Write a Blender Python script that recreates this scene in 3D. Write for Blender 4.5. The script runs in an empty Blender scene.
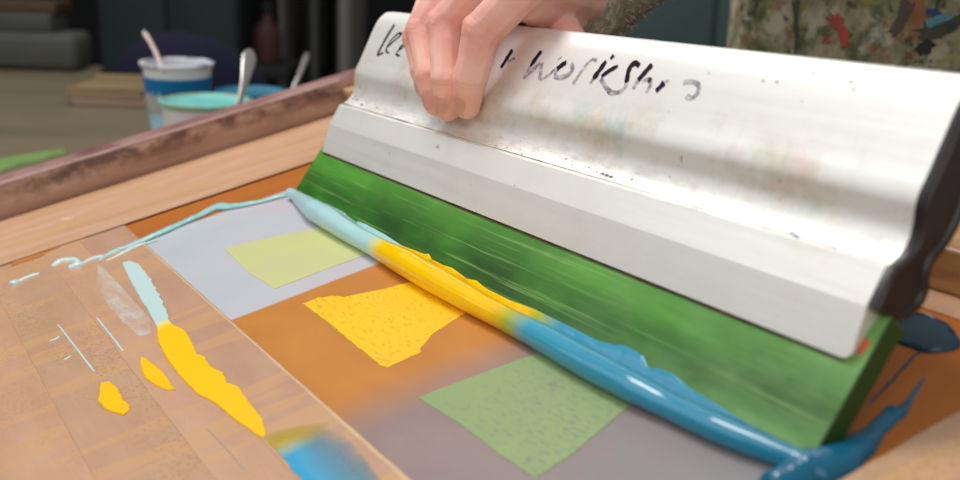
import bpy, bmesh, math, random
from mathutils import Vector, Matrix, noise
random.seed(7)
SC = bpy.context.scene
COL = SC.collection

# ------------------------------------------------------------------ frames
# S frame: the tilted screen (X along the squeegee, Y across, Z off the mesh), origin at the tape corner
# W frame: the room, Z up
RC = ((0.4900196779371786, 0.8502936644586401, -0.19204530563343986),
      (0.2137294364260769, -0.3307767322329563, -0.9191879467324833),
      (-0.8451038061914851, 0.4093744466802792, -0.34381989349931447))
CAM = Vector((0.8520235291771904, -0.13738916244189614, 0.25))
FPX = 1150.0
WR = Matrix(((0.49772513840403354, 0.8372259446923401, -0.2265444859949237),
             (-0.8660551034847683, 0.4939216470674832, -0.07739485955883521),
             (0.04709824124819226, 0.23472137544791927, 0.9709210223180689)))
CAMW = Vector((0, 0, 1.096))
M = Matrix.Translation(CAMW) @ WR.to_4x4() @ Matrix.Translation(-CAM)
BENCH = 0.785
R0, R1, R2 = (Vector(r) for r in RC)

def ray(u, v):
    return R0 * ((u - 480) / FPX) + R1 * ((v - 240) / FPX) + R2

def at(u, v, z=0.0):                       # point of the screen plane (or a plane above it)
    d = ray(u, v)
    return CAM + d * ((z - CAM.z) / d.z)

def dep(u, v, d):                          # point at a distance from the lens, S frame
    return CAM + ray(u, v) * d

def wdep(u, v, d):                         # same, room frame
    return M @ dep(u, v, d)

def wz(u, v, z):                           # point on a level plane of the room
    d = WR @ ray(u, v)
    return CAMW + d * ((z - CAMW.z) / d.z)

# ------------------------------------------------------------------ materials
def lin(c):
    out = []
    for x in c[:3]:
        x = x / 255.0
        out.append(x / 12.92 if x <= 0.04045 else ((x + 0.055) / 1.055) ** 2.4)
    return tuple(out) + (1.0,)

class NT:
    def __init__(self, name):
        self.m = bpy.data.materials.new(name)
        self.m.use_nodes = True
        self.t = self.m.node_tree
        self.b = self.t.nodes['Principled BSDF']
        self.co = None
    def n(self, typ, **kw):
        nd = self.t.nodes.new(typ)
        for k, v in kw.items():
            setattr(nd, k, v)
        return nd
    def link(self, a, b):
        self.t.links.new(a, b)
    def coord(self):
        if self.co is None:
            self.co = self.n('ShaderNodeTexCoord').outputs['Object']
        return self.co
    def mapped(self, scale=(1, 1, 1), rot=(0, 0, 0), loc=(0, 0, 0)):
        mp = self.n('ShaderNodeMapping')
        mp.inputs['Scale'].default_value = scale
        mp.inputs['Rotation'].default_value = rot
        mp.inputs['Location'].default_value = loc
        self.link(self.coord(), mp.inputs['Vector'])
        return mp.outputs[0]
    def noise(self, scale, detail=4, stretch=(1, 1, 1), rough=0.6, dist=0.0, loc=(0, 0, 0)):
        nz = self.n('ShaderNodeTexNoise')
        nz.inputs['Scale'].default_value = scale
        nz.inputs['Detail'].default_value = detail
        nz.inputs['Roughness'].default_value = rough
        nz.inputs['Distortion'].default_value = dist
        self.link(self.mapped(stretch, loc=loc), nz.inputs['Vector'])
        return nz.outputs['Fac']
    def ramp(self, fac, stops, interp='LINEAR'):
        r = self.n('ShaderNodeValToRGB')
        r.color_ramp.interpolation = interp
        els = r.color_ramp.elements
        els[0].position = stops[0][0]; els[1].position = stops[-1][0]
        els[0].color = stops[0][1] if len(stops[0][1]) == 4 else lin(stops[0][1])
        els[1].color = stops[-1][1] if len(stops[-1][1]) == 4 else lin(stops[-1][1])
        for p, c in stops[1:-1]:
            e = els.new(p); e.color = c if len(c) == 4 else lin(c)
        self.link(fac, r.inputs[0])
        return r.outputs['Color']
    def mask(self, fac, a, b):
        mr = self.n('ShaderNodeMapRange')
        mr.inputs['From Min'].default_value = a
        mr.inputs['From Max'].default_value = b
        self.link(fac, mr.inputs['Value'])
        return mr.outputs[0]
    def math(self, op, a, b=None):
        mn = self.n('ShaderNodeMath', operation=op)
        for i, x in enumerate((a, b)):
            if x is None: continue
            if isinstance(x, (int, float)): mn.inputs[i].default_value = x
            else: self.link(x, mn.inputs[i])
        return mn.outputs[0]
    def mix(self, fac, a, b, blend='MIX'):
        mx = self.n('ShaderNodeMix', data_type='RGBA', blend_type=blend)
        if isinstance(fac, (int, float)): mx.inputs[0].default_value = fac
        else: self.link(fac, mx.inputs[0])
        for i, x in ((6, a), (7, b)):
            if isinstance(x, tuple): mx.inputs[i].default_value = x if len(x) == 4 else lin(x)
            else: self.link(x, mx.inputs[i])
        return mx.outputs[2]
    def axis(self, ax):
        s = self.n('ShaderNodeSeparateXYZ')
        self.link(self.coord(), s.inputs[0])
        return s.outputs[ax]
    def done(self, color, rough=0.5, metal=0.0, bump=None, bstr=0.3, bdist=0.001, spec=0.5, coat=0.0, alpha=None, sss=0.0):
        b = self.b
        if isinstance(color, tuple): b.inputs['Base Color'].default_value = color if len(color) == 4 else lin(color)
        else: self.link(color, b.inputs['Base Color'])
        if isinstance(rough, (int, float)): b.inputs['Roughness'].default_value = rough
        else: self.link(rough, b.inputs['Roughness'])
        b.inputs['Metallic'].default_value = metal
        b.inputs['Specular IOR Level'].default_value = spec
        b.inputs['Coat Weight'].default_value = coat
        if sss:
            b.inputs['Subsurface Weight'].default_value = sss
            b.inputs['Subsurface Radius'].default_value = (0.006, 0.0022, 0.0012)
            b.inputs['Subsurface Scale'].default_value = 1.0
        if alpha is not None: self.link(alpha, b.inputs['Alpha'])
        if bump is not None:
            bp = self.n('ShaderNodeBump')
            bp.inputs['Strength'].default_value = bstr
            bp.inputs['Distance'].default_value = bdist
            self.link(bump, bp.inputs['Height'])
            self.link(bp.outputs[0], b.inputs['Normal'])
        return self.m

def simple(name, c1, c2=None, scale=20, rough=0.5, metal=0.0, stretch=(1, 1, 1), bstr=0.2, **kw):
    t = NT(name)
    if c2 is None: c2 = tuple(int(x * 0.85) for x in c1)
    f = t.noise(scale, stretch=stretch)
    return t.done(t.ramp(f, [(0.3, c1), (0.7, c2)]), rough, metal, bump=f, bstr=bstr, bdist=min(0.001, 0.05 / scale), **kw)

# ------------------------------------------------------------------ mesh helpers
def finish(name, bm, mat, parent=None, smooth=True, angle=40):
    bmesh.ops.recalc_face_normals(bm, faces=bm.faces[:])
    me = bpy.data.meshes.new(name)
    bm.to_mesh(me); bm.free()
    o = bpy.data.objects.new(name, me)
    COL.objects.link(o)
    if mat: me.materials.append(mat)
    if smooth:
        for p in me.polygons: p.use_smooth = True
        try: me.set_sharp_from_angle(angle=math.radians(angle))
        except Exception: pass
    if parent: o.parent = parent
    return o

def tag(o, label, cat, group=None):
    o['label'] = label; o['category'] = cat
    if group: o['group'] = group
    return o

def root(name, label, cat, origin, frame='S', group=None, rot=None):
    e = bpy.data.objects.new(name, None); COL.objects.link(e)
    e.empty_display_size = 0.02
    e.matrix_world = (M @ Matrix.Translation(origin)) if frame == 'S' else Matrix.Translation(origin)
    return tag(e, label, cat, group)

def put(o, origin, frame='S'):             # a thing that is one mesh, its coordinates relative to origin
    o.matrix_world = (M @ Matrix.Translation(origin)) if frame == 'S' else Matrix.Translation(origin)
    return o

def structure(o):
    o['kind'] = 'structure'; return o

def box(bm, x0, x1, y0, y1, z0, z1, bevel=0.0, seg=2, xf=None):
    vs = [bm.verts.new((x, y, z)) for x in (x0, x1) for y in (y0, y1) for z in (z0, z1)]
    F = [(0, 1, 3, 2), (4, 6, 7, 5), (0, 4, 5, 1), (2, 3, 7, 6), (0, 2, 6, 4), (1, 5, 7, 3)]
    fs = [bm.faces.new([vs[i] for i in f]) for f in F]
    if bevel:
        es = list({e for f in fs for e in f.edges})
        r = bmesh.ops.bevel(bm, geom=es, offset=bevel, segments=seg, affect='EDGES', profile=0.5)
        vs = list({v for f in r['faces'] for v in f.verts} | {v for v in vs if v.is_valid})
    if xf is not None:
        for v in vs: v.co = xf @ v.co
    return vs

def subdiv_path(pts, n=6):                 # Catmull-Rom
    pts = [Vector(p) for p in pts]
    out = []
    for i in range(len(pts) - 1):
        p0 = pts[max(i - 1, 0)]; p1 = pts[i]; p2 = pts[i + 1]; p3 = pts[min(i + 2, len(pts) - 1)]
        for k in range(n):
            t = k / n
            out.append(0.5 * ((2 * p1) + (p2 - p0) * t + (2 * p0 - 5 * p1 + 4 * p2 - p3) * t * t + (3 * p1 - p0 - 3 * p2 + p3) * t ** 3))
    out.append(pts[-1])
    return out

def interp(tab, x):
    if x <= tab[0][0]: return tab[0][1]
    for (a, b), (c, d) in zip(tab, tab[1:]):
        if x <= c: return b + (d - b) * (x - a) / (c - a if c != a else 1)
    return tab[-1][1]

def lathe(bm, prof, n=40, xf=None):        # prof: (r, z) list; open ends with r>0 stay open
    rings = []
    for r, z in prof:
        if r < 1e-6: rings.append([bm.verts.new((0, 0, z))])
        else: rings.append([bm.verts.new((r * math.cos(2 * math.pi * k / n), r * math.sin(2 * math.pi * k / n), z)) for k in range(n)])
    for a, b in zip(rings, rings[1:]):
        for k in range(n):
            q = [a[k % len(a)], a[(k + 1) % n % len(a)], b[(k + 1) % n % len(b)], b[k % len(b)]]
            q2 = []
            for v in q:
                if v not in q2: q2.append(v)
            if len(q2) > 2: bm.faces.new(q2)
    if xf is not None:
        for r in rings:
            for v in r: v.co = xf @ v.co

def tube(bm, pts, rad, n=10, cap=True, squash=None):
    pts = [Vector(p) for p in pts]
    if not hasattr(rad, '__len__'): rad = [rad] * len(pts)
    prev = None; rings = []
    for i, p in enumerate(pts):
        t = (pts[min(i + 1, len(pts) - 1)] - pts[max(i - 1, 0)]).normalized()
        if prev is None:
            a = Vector((0, 0, 1)) if abs(t.z) < 0.9 else Vector((1, 0, 0))
            u = t.cross(a).normalized()
        else:
            u = (prev - t * prev.dot(t)).normalized()
        prev = u; w = t.cross(u)
        sq = squash[i] if squash else 1.0
        rings.append([bm.verts.new(p + u * rad[i] * math.cos(2 * math.pi * k / n) + w * rad[i] * sq * math.sin(2 * math.pi * k / n)) for k in range(n)])
    for a, b in zip(rings, rings[1:]):
        for k in range(n): bm.faces.new((a[k], a[(k + 1) % n], b[(k + 1) % n], b[k]))
    if cap:
        bm.faces.new(rings[0]); bm.faces.new(rings[-1])

def mound(bm, pts, wid, hei, n=8, jit=0.0, z0=0.0):   # a ridge of ink lying on a plane
    rings = []
    for i, p in enumerate(pts):
        t = (pts[min(i + 1, len(pts) - 1)] - pts[max(i - 1, 0)]); t.z = 0
        t.normalize(); s = Vector((-t.y, t.x, 0))
        w = wid[i] * (1 + jit * noise.noise(p * 160)); h = hei[i] * (1 + jit * noise.noise(p * 230 + Vector((3, 1, 0))))
        rings.append([bm.verts.new(Vector((p.x, p.y, z0)) + s * w * math.cos(math.pi * k / n) + Vector((0, 0, h * math.sin(math.pi * k / n)))) for k in range(n + 1)])
    for a, b in zip(rings, rings[1:]):
        for k in range(n): bm.faces.new((a[k], a[k + 1], b[k + 1], b[k]))
        bm.faces.new((a[n], a[0], b[0], b[n]))
    bm.faces.new(rings[0]); bm.faces.new(rings[-1])

def slab(bm, poly, z0, th, rag=0.0, freq=220, bev=0.45, step=0.004):   # a flat patch with its own thickness and a ragged outline
    P = []
    for i in range(len(poly)):
        a = poly[i]; b = poly[(i + 1) % len(poly)]
        k = max(1, int((b - a).length / step))
        for j in range(k): P.append(a.lerp(b, j / k))
    c = sum(P, Vector((0, 0, 0))) / len(P)
    P = [p + Vector((noise.noise(p * freq), noise.noise(p * freq + Vector((9, 4, 2))), 0)) * rag for p in P]
    n = len(P)
    bot = [bm.verts.new((p.x, p.y, z0)) for p in P]
    mid = [bm.verts.new((p.x, p.y, z0 + th * (1 - bev))) for p in P]
    ins = []
    for i, p in enumerate(P):
        t = (P[(i + 1) % n] - P[i - 1]); t.z = 0; t.normalize()
        q = Vector((-t.y, t.x, 0)) * th * bev
        if (c - p).dot(q) < 0: q = -q
        ins.append(bm.verts.new((p.x + q.x, p.y + q.y, z0 + th)))
    for i in range(n):
        j = (i + 1) % n
        bm.faces.new((bot[i], bot[j], mid[j], mid[i])); bm.faces.new((mid[i], mid[j], ins[j], ins[i]))
    f = bm.faces.new(ins); g = bm.faces.new(bot)
    bmesh.ops.triangulate(bm, faces=[f, g])

def balls(bm, a, b, ra, rb, step=0.0025, sub=2, pinch=None):
    a = Vector(a); b = Vector(b)
    n = max(1, int((b - a).length / step))
    for i in range(n + 1):
        t = i / n
        r = ra + (rb - ra) * t
        if pinch: r *= 1 - pinch * math.sin(math.pi * t)
        bmesh.ops.create_icosphere(bm, subdivisions=sub, radius=r, matrix=Matrix.Translation(a.lerp(b, t)))

def remeshed(bm, voxel, smooth_it=2, fac=0.5):        # one continuous skin round overlapping volumes
    me = bpy.data.meshes.new('tmp'); bm.to_mesh(me); bm.free()
    o = bpy.data.objects.new('tmp', me); COL.objects.link(o)
    r = o.modifiers.new('r', 'REMESH'); r.mode = 'VOXEL'; r.voxel_size = voxel; r.use_smooth_shade = True
    s = o.modifiers.new('s', 'SMOOTH'); s.iterations = smooth_it; s.factor = fac
    dg = bpy.context.evaluated_depsgraph_get()
    out = bpy.data.meshes.new_from_object(o.evaluated_get(dg))
    bpy.data.objects.remove(o); bpy.data.meshes.remove(me)
    return out

# ================================================================== MATERIALS
def m_alu():
    t = NT('brushed_aluminium')
    s = t.noise(30, stretch=(0.25, 6, 6), detail=6)
    base = t.ramp(s, [(0.3, (243, 241, 236)), (0.7, (233, 231, 226))])
    # faint old ink rubbed into the metal
    st = t.mask(t.noise(22, detail=5, rough=0.7, loc=(1.3, 0, 0)), 0.48, 0.66)
    hue = t.ramp(t.noise(14, detail=2, loc=(5, 2, 0)), [(0.36, (150, 190, 190)), (0.46, (205, 190, 150)), (0.55, (215, 180, 175)), (0.64, (180, 195, 150))])
    z = t.axis('Z')
    low = t.math('MULTIPLY', t.mask(z, 0.056, 0.070), t.mask(z, 0.100, 0.086))
    c = t.mix(t.math('MULTIPLY', t.math('MULTIPLY', st, 0.62), t.math('ADD', t.math('MULTIPLY', low, 0.8), 0.15)), base, hue)
    # small dark nicks
    nk = t.mask(t.noise(130, detail=2, loc=(2, 7, 1)), 0.74, 0.78)
    c = t.mix(t.math('MULTIPLY', nk, 0.55), c, (90, 84, 80))
    # grime along the ledge where grip meets clamp
    ld = t.math('MULTIPLY', t.mask(z, 0.0605, 0.0618), t.mask(z, 0.070, 0.064))
    gr = t.mask(t.noise(70, detail=6, stretch=(0.6, 2, 2), rough=0.75, loc=(4, 4, 4)), 0.50, 0.66)
    c = t.mix(t.math('MULTIPLY', t.math('MULTIPLY', ld, gr), 0.42), c, (112, 98, 74))
    return t.done(c, t.mask(s, -0.9, 1.9), 0.6, bump=s, bstr=0.03, bdist=0.0005, spec=0.45)

def m_cap():
    t = NT('dark_stained_plastic')
    f = t.noise(45, detail=5)
    c = t.ramp(f, [(0.35, (26, 18, 18)), (0.6, (42, 28, 26)), (0.75, (84, 46, 34))])
    return t.done(c, 0.42, bump=f, bstr=0.25, bdist=0.001)

def m_blade():
    t = NT('green_rubber')
    f = t.noise(16, stretch=(0.35, 3, 3), detail=6, rough=0.65)
    g = t.noise(9, stretch=(0.8, 1, 1), detail=3, loc=(3, 1, 2))
    z = t.axis('Z')
    c = t.ramp(f, [(0.3, (24, 60, 10)), (0.48, (44, 104, 22)), (0.68, (80, 148, 46))])
    c = t.mix(t.mask(g, 0.44, 0.62), c, (30, 76, 14))
    # paler towards the metal, darker near the edge
    c = t.mix(t.math('MULTIPLY', t.mask(z, 0.012, 0.030), 0.5), c, (104, 178, 66))
    sc = t.noise(200, stretch=(0.035, 2.6, 2.6), detail=4, rough=0.6, loc=(0, 3, 3))
    c = t.mix(t.math('MULTIPLY', t.mask(sc, 0.58, 0.70), 0.5), c, (150, 190, 110))
    x = t.axis('X')
    pale = t.math('MULTIPLY', t.math('MULTIPLY', t.mask(x, 0.06, 0.26), t.mask(t.noise(13, detail=4, stretch=(0.7, 1.5, 1.5), loc=(6, 2, 5)), 0.36, 0.56)), 0.62)
    c = t.mix(pale, c, (132, 172, 106))
    c = t.mix(t.mask(x, 0.2862, 0.2868), c, (38, 70, 18))
    # streak of old dark ink
    st = t.mask(t.noise(28, stretch=(1.2, 0.8, 0.8), detail=2, loc=(8, 0, 2)), 0.62, 0.74)
    c = t.mix(t.math('MULTIPLY', st, 0.4), c, (62, 84, 52))
    return t.done(c, 0.42, bump=f, bstr=0.06, bdist=0.0008, spec=0.4)

def m_ink(name, c1, c2=None, rough=0.28, scale=60, stretch=(1, 1, 1)):
    return simple(name, c1, c2 or tuple(int(x * 0.93) for x in c1), scale, rough, stretch=stretch, bstr=0.15)

def m_stencil(name, cols, dark, soft=False):
    t = NT(name)
    f = t.noise(20, detail=4, stretch=(1, 0.7, 1))
    c = t.ramp(f, cols)
    h = t.noise(560, detail=3, stretch=(0.3, 1.0, 1), rough=0.6)
    g = t.mask(t.noise(12, detail=3, loc=(2, 5, 0)), 0.35, 0.7)
    c = t.mix(t.math('MULTIPLY', t.math('MULTIPLY', t.mask(h, 0.53, 0.66), g), 0.25 if soft else 0.85), c, dark)
    return t.done(c, 0.4, bump=h, bstr=0.1, bdist=0.0002)

def m_tape(name, c1, c2, c3, loc=(0, 0, 0), speck=0.4, along='X'):
    t = NT(name)
    st = (0.5, 2.0, 1) if along == 'X' else (2.2, 0.4, 1)
    f = t.noise(22, detail=5, stretch=st, loc=loc)
    c = t.ramp(f, [(0.32, c1), (0.52, c2), (0.70, c3)])
    # broad translucent bands crossing the strip
    b = t.noise(26, detail=2, stretch=(1.7, 0.22, 1), loc=(loc[0] + 3, 1, 0), dist=0.6)
    c = t.mix(t.math('MULTIPLY', t.mask(b, 0.53, 0.58), 0.5), c, (212, 166, 116))
    vo = t.n('ShaderNodeTexVoronoi'); vo.inputs['Scale'].default_value = 300
    t.link(t.mapped((1, 1.4, 1)), vo.inputs['Vector'])
    area = t.mask(t.noise(16, detail=3, loc=(loc[0], 6, 2)), 0.42, 0.60)
    c = t.mix(t.math('MULTIPLY', t.math('MULTIPLY', t.mask(vo.outputs['Distance'], 0.5, 0.2), area), speck * 0.6), c, (176, 142, 98))
    return t.done(c, 0.27, bump=f, bstr=0.12, bdist=0.0006, spec=0.55)

def m_bar():
    t = NT('ink_stained_wood')
    f = t.noise(24, detail=6, stretch=(3, 0.35, 3))
    c = t.ramp(f, [(0.3, (158, 120, 102)), (0.5, (180, 144, 126)), (0.7, (198, 168, 152))])
    d = t.mask(t.noise(20, detail=5, stretch=(1.5, 0.8, 1.5), rough=0.7, loc=(3, 1, 2)), 0.49, 0.60)
    c = t.mix(t.math('MULTIPLY', t.math('MULTIPLY', d, 0.8), t.mask(t.axis('Z'), 0.006, 0.024)), c, t.ramp(t.noise(8, detail=2, loc=(1, 8, 3)), [(0.4, (96, 44, 48)), (0.55, (64, 52, 44)), (0.66, (122, 70, 78))]))
    z = t.axis('Z')
    c = t.mix(t.math('MULTIPLY', t.mask(z, 0.0300, 0.0312), 0.75), c, t.ramp(t.noise(16, detail=4), [(0.4, (128, 74, 80)), (0.6, (170, 132, 126))]))
    return t.done(c, 0.45, bump=f, bstr=0.25, bdist=0.001)

def m_backbar():
    t = NT('taped_wood')
    f = t.noise(20, detail=6, stretch=(0.35, 3, 5))
    c = t.ramp(f, [(0.3, (152, 112, 84)), (0.5, (196, 152, 100)), (0.7, (206, 166, 120))])
    return t.done(c, 0.35, bump=f, bstr=0.15)

def m_skin():
    t = NT('skin')
    at_ = t.n('ShaderNodeAttribute'); at_.attribute_name = 'flush'
    f = t.noise(70, detail=5)
    base = t.ramp(f, [(0.3, (248, 204, 188)), (0.7, (242, 190, 172))])
    red = t.ramp(t.noise(110, detail=4), [(0.3, (236, 152, 138)), (0.7, (224, 132, 120))])
    c = t.mix(at_.outputs['Fac'], base, red)
    tip = t.n('ShaderNodeAttribute'); tip.attribute_name = 'tip'
    c = t.mix(t.math('MULTIPLY', tip.outputs['Fac'], 0.6), c, (224, 176, 128))
    cr = t.n('ShaderNodeAttribute'); cr.attribute_name = 'crease'
    c = t.mix(t.math('MULTIPLY', cr.outputs['Fac'], 0.5), c, (186, 92, 80))
    h = t.noise(420, detail=4)
    return t.done(c, 0.42, bump=h, bstr=0.15, bdist=0.0003, spec=0.4, sss=0.25)

def m_apron():
    t = NT('paint_stained_canvas')
    f = t.noise(14, detail=8, rough=0.78)
    c = t.ramp(f, [(0.28, (110, 118, 88)), (0.42, (158, 158, 118)), (0.52, (192, 184, 144)), (0.62, (224, 212, 182)), (0.74, (190, 176, 150))])
    def cloth_mark(c, sc, loc, a, b, col, k, st=(1, 1, 1)):
        return t.mix(t.math('MULTIPLY', t.mask(t.noise(sc, detail=5, rough=0.65, loc=loc, stretch=st), a, b), k), c, col)
    c = cloth_mark(c, 26, (3, 1, 0), 0.50, 0.60, (84, 96, 62), 0.75)
    c = cloth_mark(c, 34, (9, 4, 7), 0.56, 0.63, (186, 170, 80), 0.7)
    c = cloth_mark(c, 28, (2, 8, 5), 0.55, 0.63, (232, 224, 208), 0.8)
    c = cloth_mark(c, 30, (4, 7, 3), 0.60, 0.66, (150, 96, 70), 0.7)
    c = cloth_mark(c, 44, (8, 5, 6), 0.58, 0.64, (70, 74, 58), 0.8)
    c = cloth_mark(c, 26, (6, 6, 1), 0.60, 0.66, (186, 120, 76), 0.8)
    c = cloth_mark(c, 20, (1, 3, 9), 0.60, 0.65, (46, 46, 44), 0.9, (1, 1, 0.5))
    c = cloth_mark(c, 24, (7, 2, 2), 0.64, 0.69, (206, 120, 140), 0.6)
    h = t.noise(900, detail=2)
    return t.done(c, 0.8, bump=h, bstr=0.3, bdist=0.0006)

ALU = m_alu(); CAPM = m_cap(); BLADE = m_blade()
MARK = simple('black_marker', (30, 22, 32), (48, 36, 52), 200, 0.8, spec=0.1)
def m_faded():
    t = NT('worn_marker')
    n_ = t.noise(330, detail=4, stretch=(0.6, 1, 1), rough=0.7)
    return t.done((128, 118, 134), 0.8, spec=0.1, alpha=t.math('MULTIPLY', t.mask(n_, 0.32, 0.62), 0.65))
FADE = m_faded()
SKIN = m_skin()

# ================================================================== SQUEEGEE
P0 = at(807, 470); YC = P0.y                # line where the blade meets the mesh
XB0, XB1 = at(290, 199).x, P0.x                     # blade ends
XA0, XA1 = XB0 + 0.009, P0.x - 0.006              # metal ends
mm = lambda y, z: (YC + y / 1000.0, z / 1000.0)
FRONT = [mm(*p) for p in ((32, 30.6), (43.2, 49.1), (54.8, 61.3), (57.2, 61.4), (62.2, 62.9), (66.8, 66.0), (70.0, 71.0), (71.5, 76.5), (72.8, 81.4), (76.0, 86.0), (80.2, 90.2), (86.0, 97.2), (99.7, 113.9), (105.2, 117.8), (110.8, 119.7))]
BACK = [mm(*p) for p in ((116.6, 118.5), (120.2, 115), (120.6, 110.5), (115.6, 101), (106.5, 88.5), (97, 76.6), (90.5, 66.7), (82.3, 59.8), (75, 56.6), (72.4, 52.6), (71.4, 45.5), (67, 40.8), (60.5, 38.6), (54, 39.8), (49.9, 43.4))]
UP0 = Vector((0, *mm(78.8, 88.4))); UP1 = Vector((0, *mm(99.7, 113.9)))
UPD = (UP1 - UP0).normalized(); UPN = Vector((0, -UPD.z, UPD.y))

def onup(u, v, n):                           # plane of the grip's upper face, n metres off it
    d = ray(u, v); p = UP0 + UPN * n
    return CAM + d * (UPN.dot(p - CAM) / UPN.dot(d))

def onhandle(u, v):                          # point and normal on the metal's front
    d = ray(u, v)
    best = None
    for a, b in zip(FRONT, FRONT[1:]):
        e = Vector((0, b[0] - a[0], b[1] - a[1])); nrm = Vector((0, -e.z, e.y)).normalized()
        A = Vector((0, a[0], a[1]))
        dn = nrm.dot(d)
        if dn >= 0: continue
        q = CAM + d * (nrm.dot(A - CAM) / dn)
        s = (q - A).dot(e) / e.dot(e)
        if -0.02 <= s <= 1.02 and (best is None or (q - CAM).length < (best[0] - CAM).length): best = (q, nrm)
    return best

BD = Vector((0, 49.9, 43.4)).normalized(); BN = Vector((0, -BD.z, BD.y))
def onblade(u, v):
    d = ray(u, v); A = Vector((0, YC, 0))
    return CAM + d * (BN.dot(A - CAM) / BN.dot(d))

sq_o = Vector((0.28, YC, 0.0))
SQ = root('squeegee', 'long silver metal squeegee with a green blade gripped by the hand', 'squeegee', sq_o)
def chaikin(p, it=1):
    for _ in range(it):
        q = [p[0]]
        for a, b in zip(p, p[1:]):
            q.append((a[0] * .75 + b[0] * .25, a[1] * .75 + b[1] * .25)); q.append((a[0] * .25 + b[0] * .75, a[1] * .25 + b[1] * .75))
        q.append(p[-1]); p = q
    return p
front_s = FRONT[:3] + chaikin(FRONT[3:], 3)
back_s = chaikin(BACK[:-1], 1) + BACK[-1:]
# slot for the blade: down to the blade's front face under the lip
slot = [mm(47, 41.6), mm(33.8, 29.7)]
prof = front_s + back_s + slot
bm = bmesh.new()
lipd = Vector((0, FRONT[1][0] - FRONT[0][0], FRONT[1][1] - FRONT[0][1])).normalized()
xs = [XA0, XA0 + 0.0012, XA1 - 0.0042, XA1 - 0.0028, XA1 - 0.0014, XA1 - 0.0005, XA1]
rise = [0.0006, 0, 0, 0.0004, 0.0012, 0.0022, 0.0042]
rings = []
for x, r in zip(xs, rise):
    ring = []
    for i, (y, z) in enumerate(prof):
        q = Vector((x, y, z))
        if i in (0, len(prof) - 1): q += lipd * r
        ring.append(bm.verts.new(q - sq_o))
    rings.append(ring)
for a, b in zip(rings, rings[1:]):
    for k in range(len(prof)):
        bm.faces.new((a[k], a[(k + 1) % len(prof)], b[(k + 1) % len(prof)], b[k]))
for r in (rings[0], rings[-1]):
    f = bm.faces.new(r); bmesh.ops.triangulate(bm, faces=[f])
finish('handle', bm, ALU, SQ, angle=10.5)

# end cap, a moulded plate whose outline stands a little proud
def inset(poly, d):
    n = len(poly); out = []
    for i in range(n):
        a = Vector(poly[i - 1]); b = Vector(poly[(i + 1) % n]); t = (b - a).normalized()
        out.append((poly[i][0] + t.y * d, poly[i][1] - t.x * d))
    return out
def endcap(name, x, sgn):
    bm = bmesh.new(); pr = front_s[1:] + back_s
    lay = [(0.0, 0.0003), (0.0035, 0.0006), (0.0052, -0.0006), (0.0052, -0.0032), (0.0040, -0.0042)]
    rs = []
    for dx, g in lay:
        rs.append([bm.verts.new(Vector((x + sgn * dx, y, z)) - sq_o) for y, z in inset(pr, -g)])
    n = len(pr)
    for a, b in zip(rs, rs[1:]):
        for k in range(n): bm.faces.new((a[k], a[(k + 1) % n], b[(k + 1) % n], b[k]))
    for r in (rs[0], rs[-1]):
        f = bm.faces.new(r); bmesh.ops.triangulate(bm, faces=[f])
    return finish(name, bm, CAPM, SQ, angle=50)
endcap('end_cap', XA1, 1)['label'] = 'dark moulded end cap'

# blade
bm = bmesh.new()
q = Vector((49.9, 43.4)).normalized(); nb = Vector((q.y, -q.x))
blade_prof = [(0.6, 0.0), (0.0, 0.5), (49.0, 42.9), (50.2, 43.4), (50.2 + nb.x * 9.5, 43.4 + nb.y * 9.5), (15.4, 0.6), (14.5, 0.0)]
BXS = [XB0, XB0 + 0.0008] + [XB0 + (XB1 - XB0) * k / 24 for k in range(1, 24)] + [XB1 - 0.0008, XB1]
rings = []
for i, x in enumerate(BXS):
    sh = 0.0006 if i in (0, len(BXS) - 1) else 0.0
    cy = sum(p[0] for p in blade_prof) / len(blade_prof); cz = sum(p[1] for p in blade_prof) / len(blade_prof)
    rings.append([bm.verts.new(Vector((x, YC + (y + (cy - y) * sh * 60) / 1000, max(0.0002, (z + (cz - z) * sh * 60) / 1000))) - sq_o) for y, z in blade_prof])
n = len(blade_prof)
for a, b in zip(rings, rings[1:]):
    for k in range(n): bm.faces.new((a[k], a[(k + 1) % n], b[(k + 1) % n], b[k]))
bm.faces.new(rings[0]); bm.faces.new(rings[-1])
finish('blade', bm, BLADE, SQ, angle=30)

# thin dark strip between metal and blade: lip shade and orange ink as colour
bm = bmesh.new()
for (y, z, r) in ((32.8, 28.9, 0.9),):
    pts = [Vector((XA0 + (XA1 - 0.004 - XA0) * k / 60, YC + y / 1000, z / 1000)) - sq_o for k in range(61)]
    tube(bm, pts, [r / 1000 * (0.7 + 0.5 * noise.noise(p * 60)) for p in pts], 6)
finish('lip_shade_seam', bm, simple('seam_shade_ink', (40, 34, 26), (120, 74, 40), 60, 0.6), SQ)

# grime caught along the ledge above the clamp
bm = bmesh.new()
pts = [Vector((XA0 + 0.002 + (XA1 - XA0 - 0.004) * k / 160, YC + 0.0576, 0.0616)) - sq_o for k in range(161)]
tube(bm, pts, [0.00012 + 0.0007 * max(0, 0.35 + noise.noise(p * 45)) * max(0.15, 1 - k / 130) for k, p in enumerate(pts)], 6)
finish('grime_line', bm, simple('ledge_grime', (150, 132, 104), (104, 92, 78), 60, 0.7), SQ)

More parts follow.
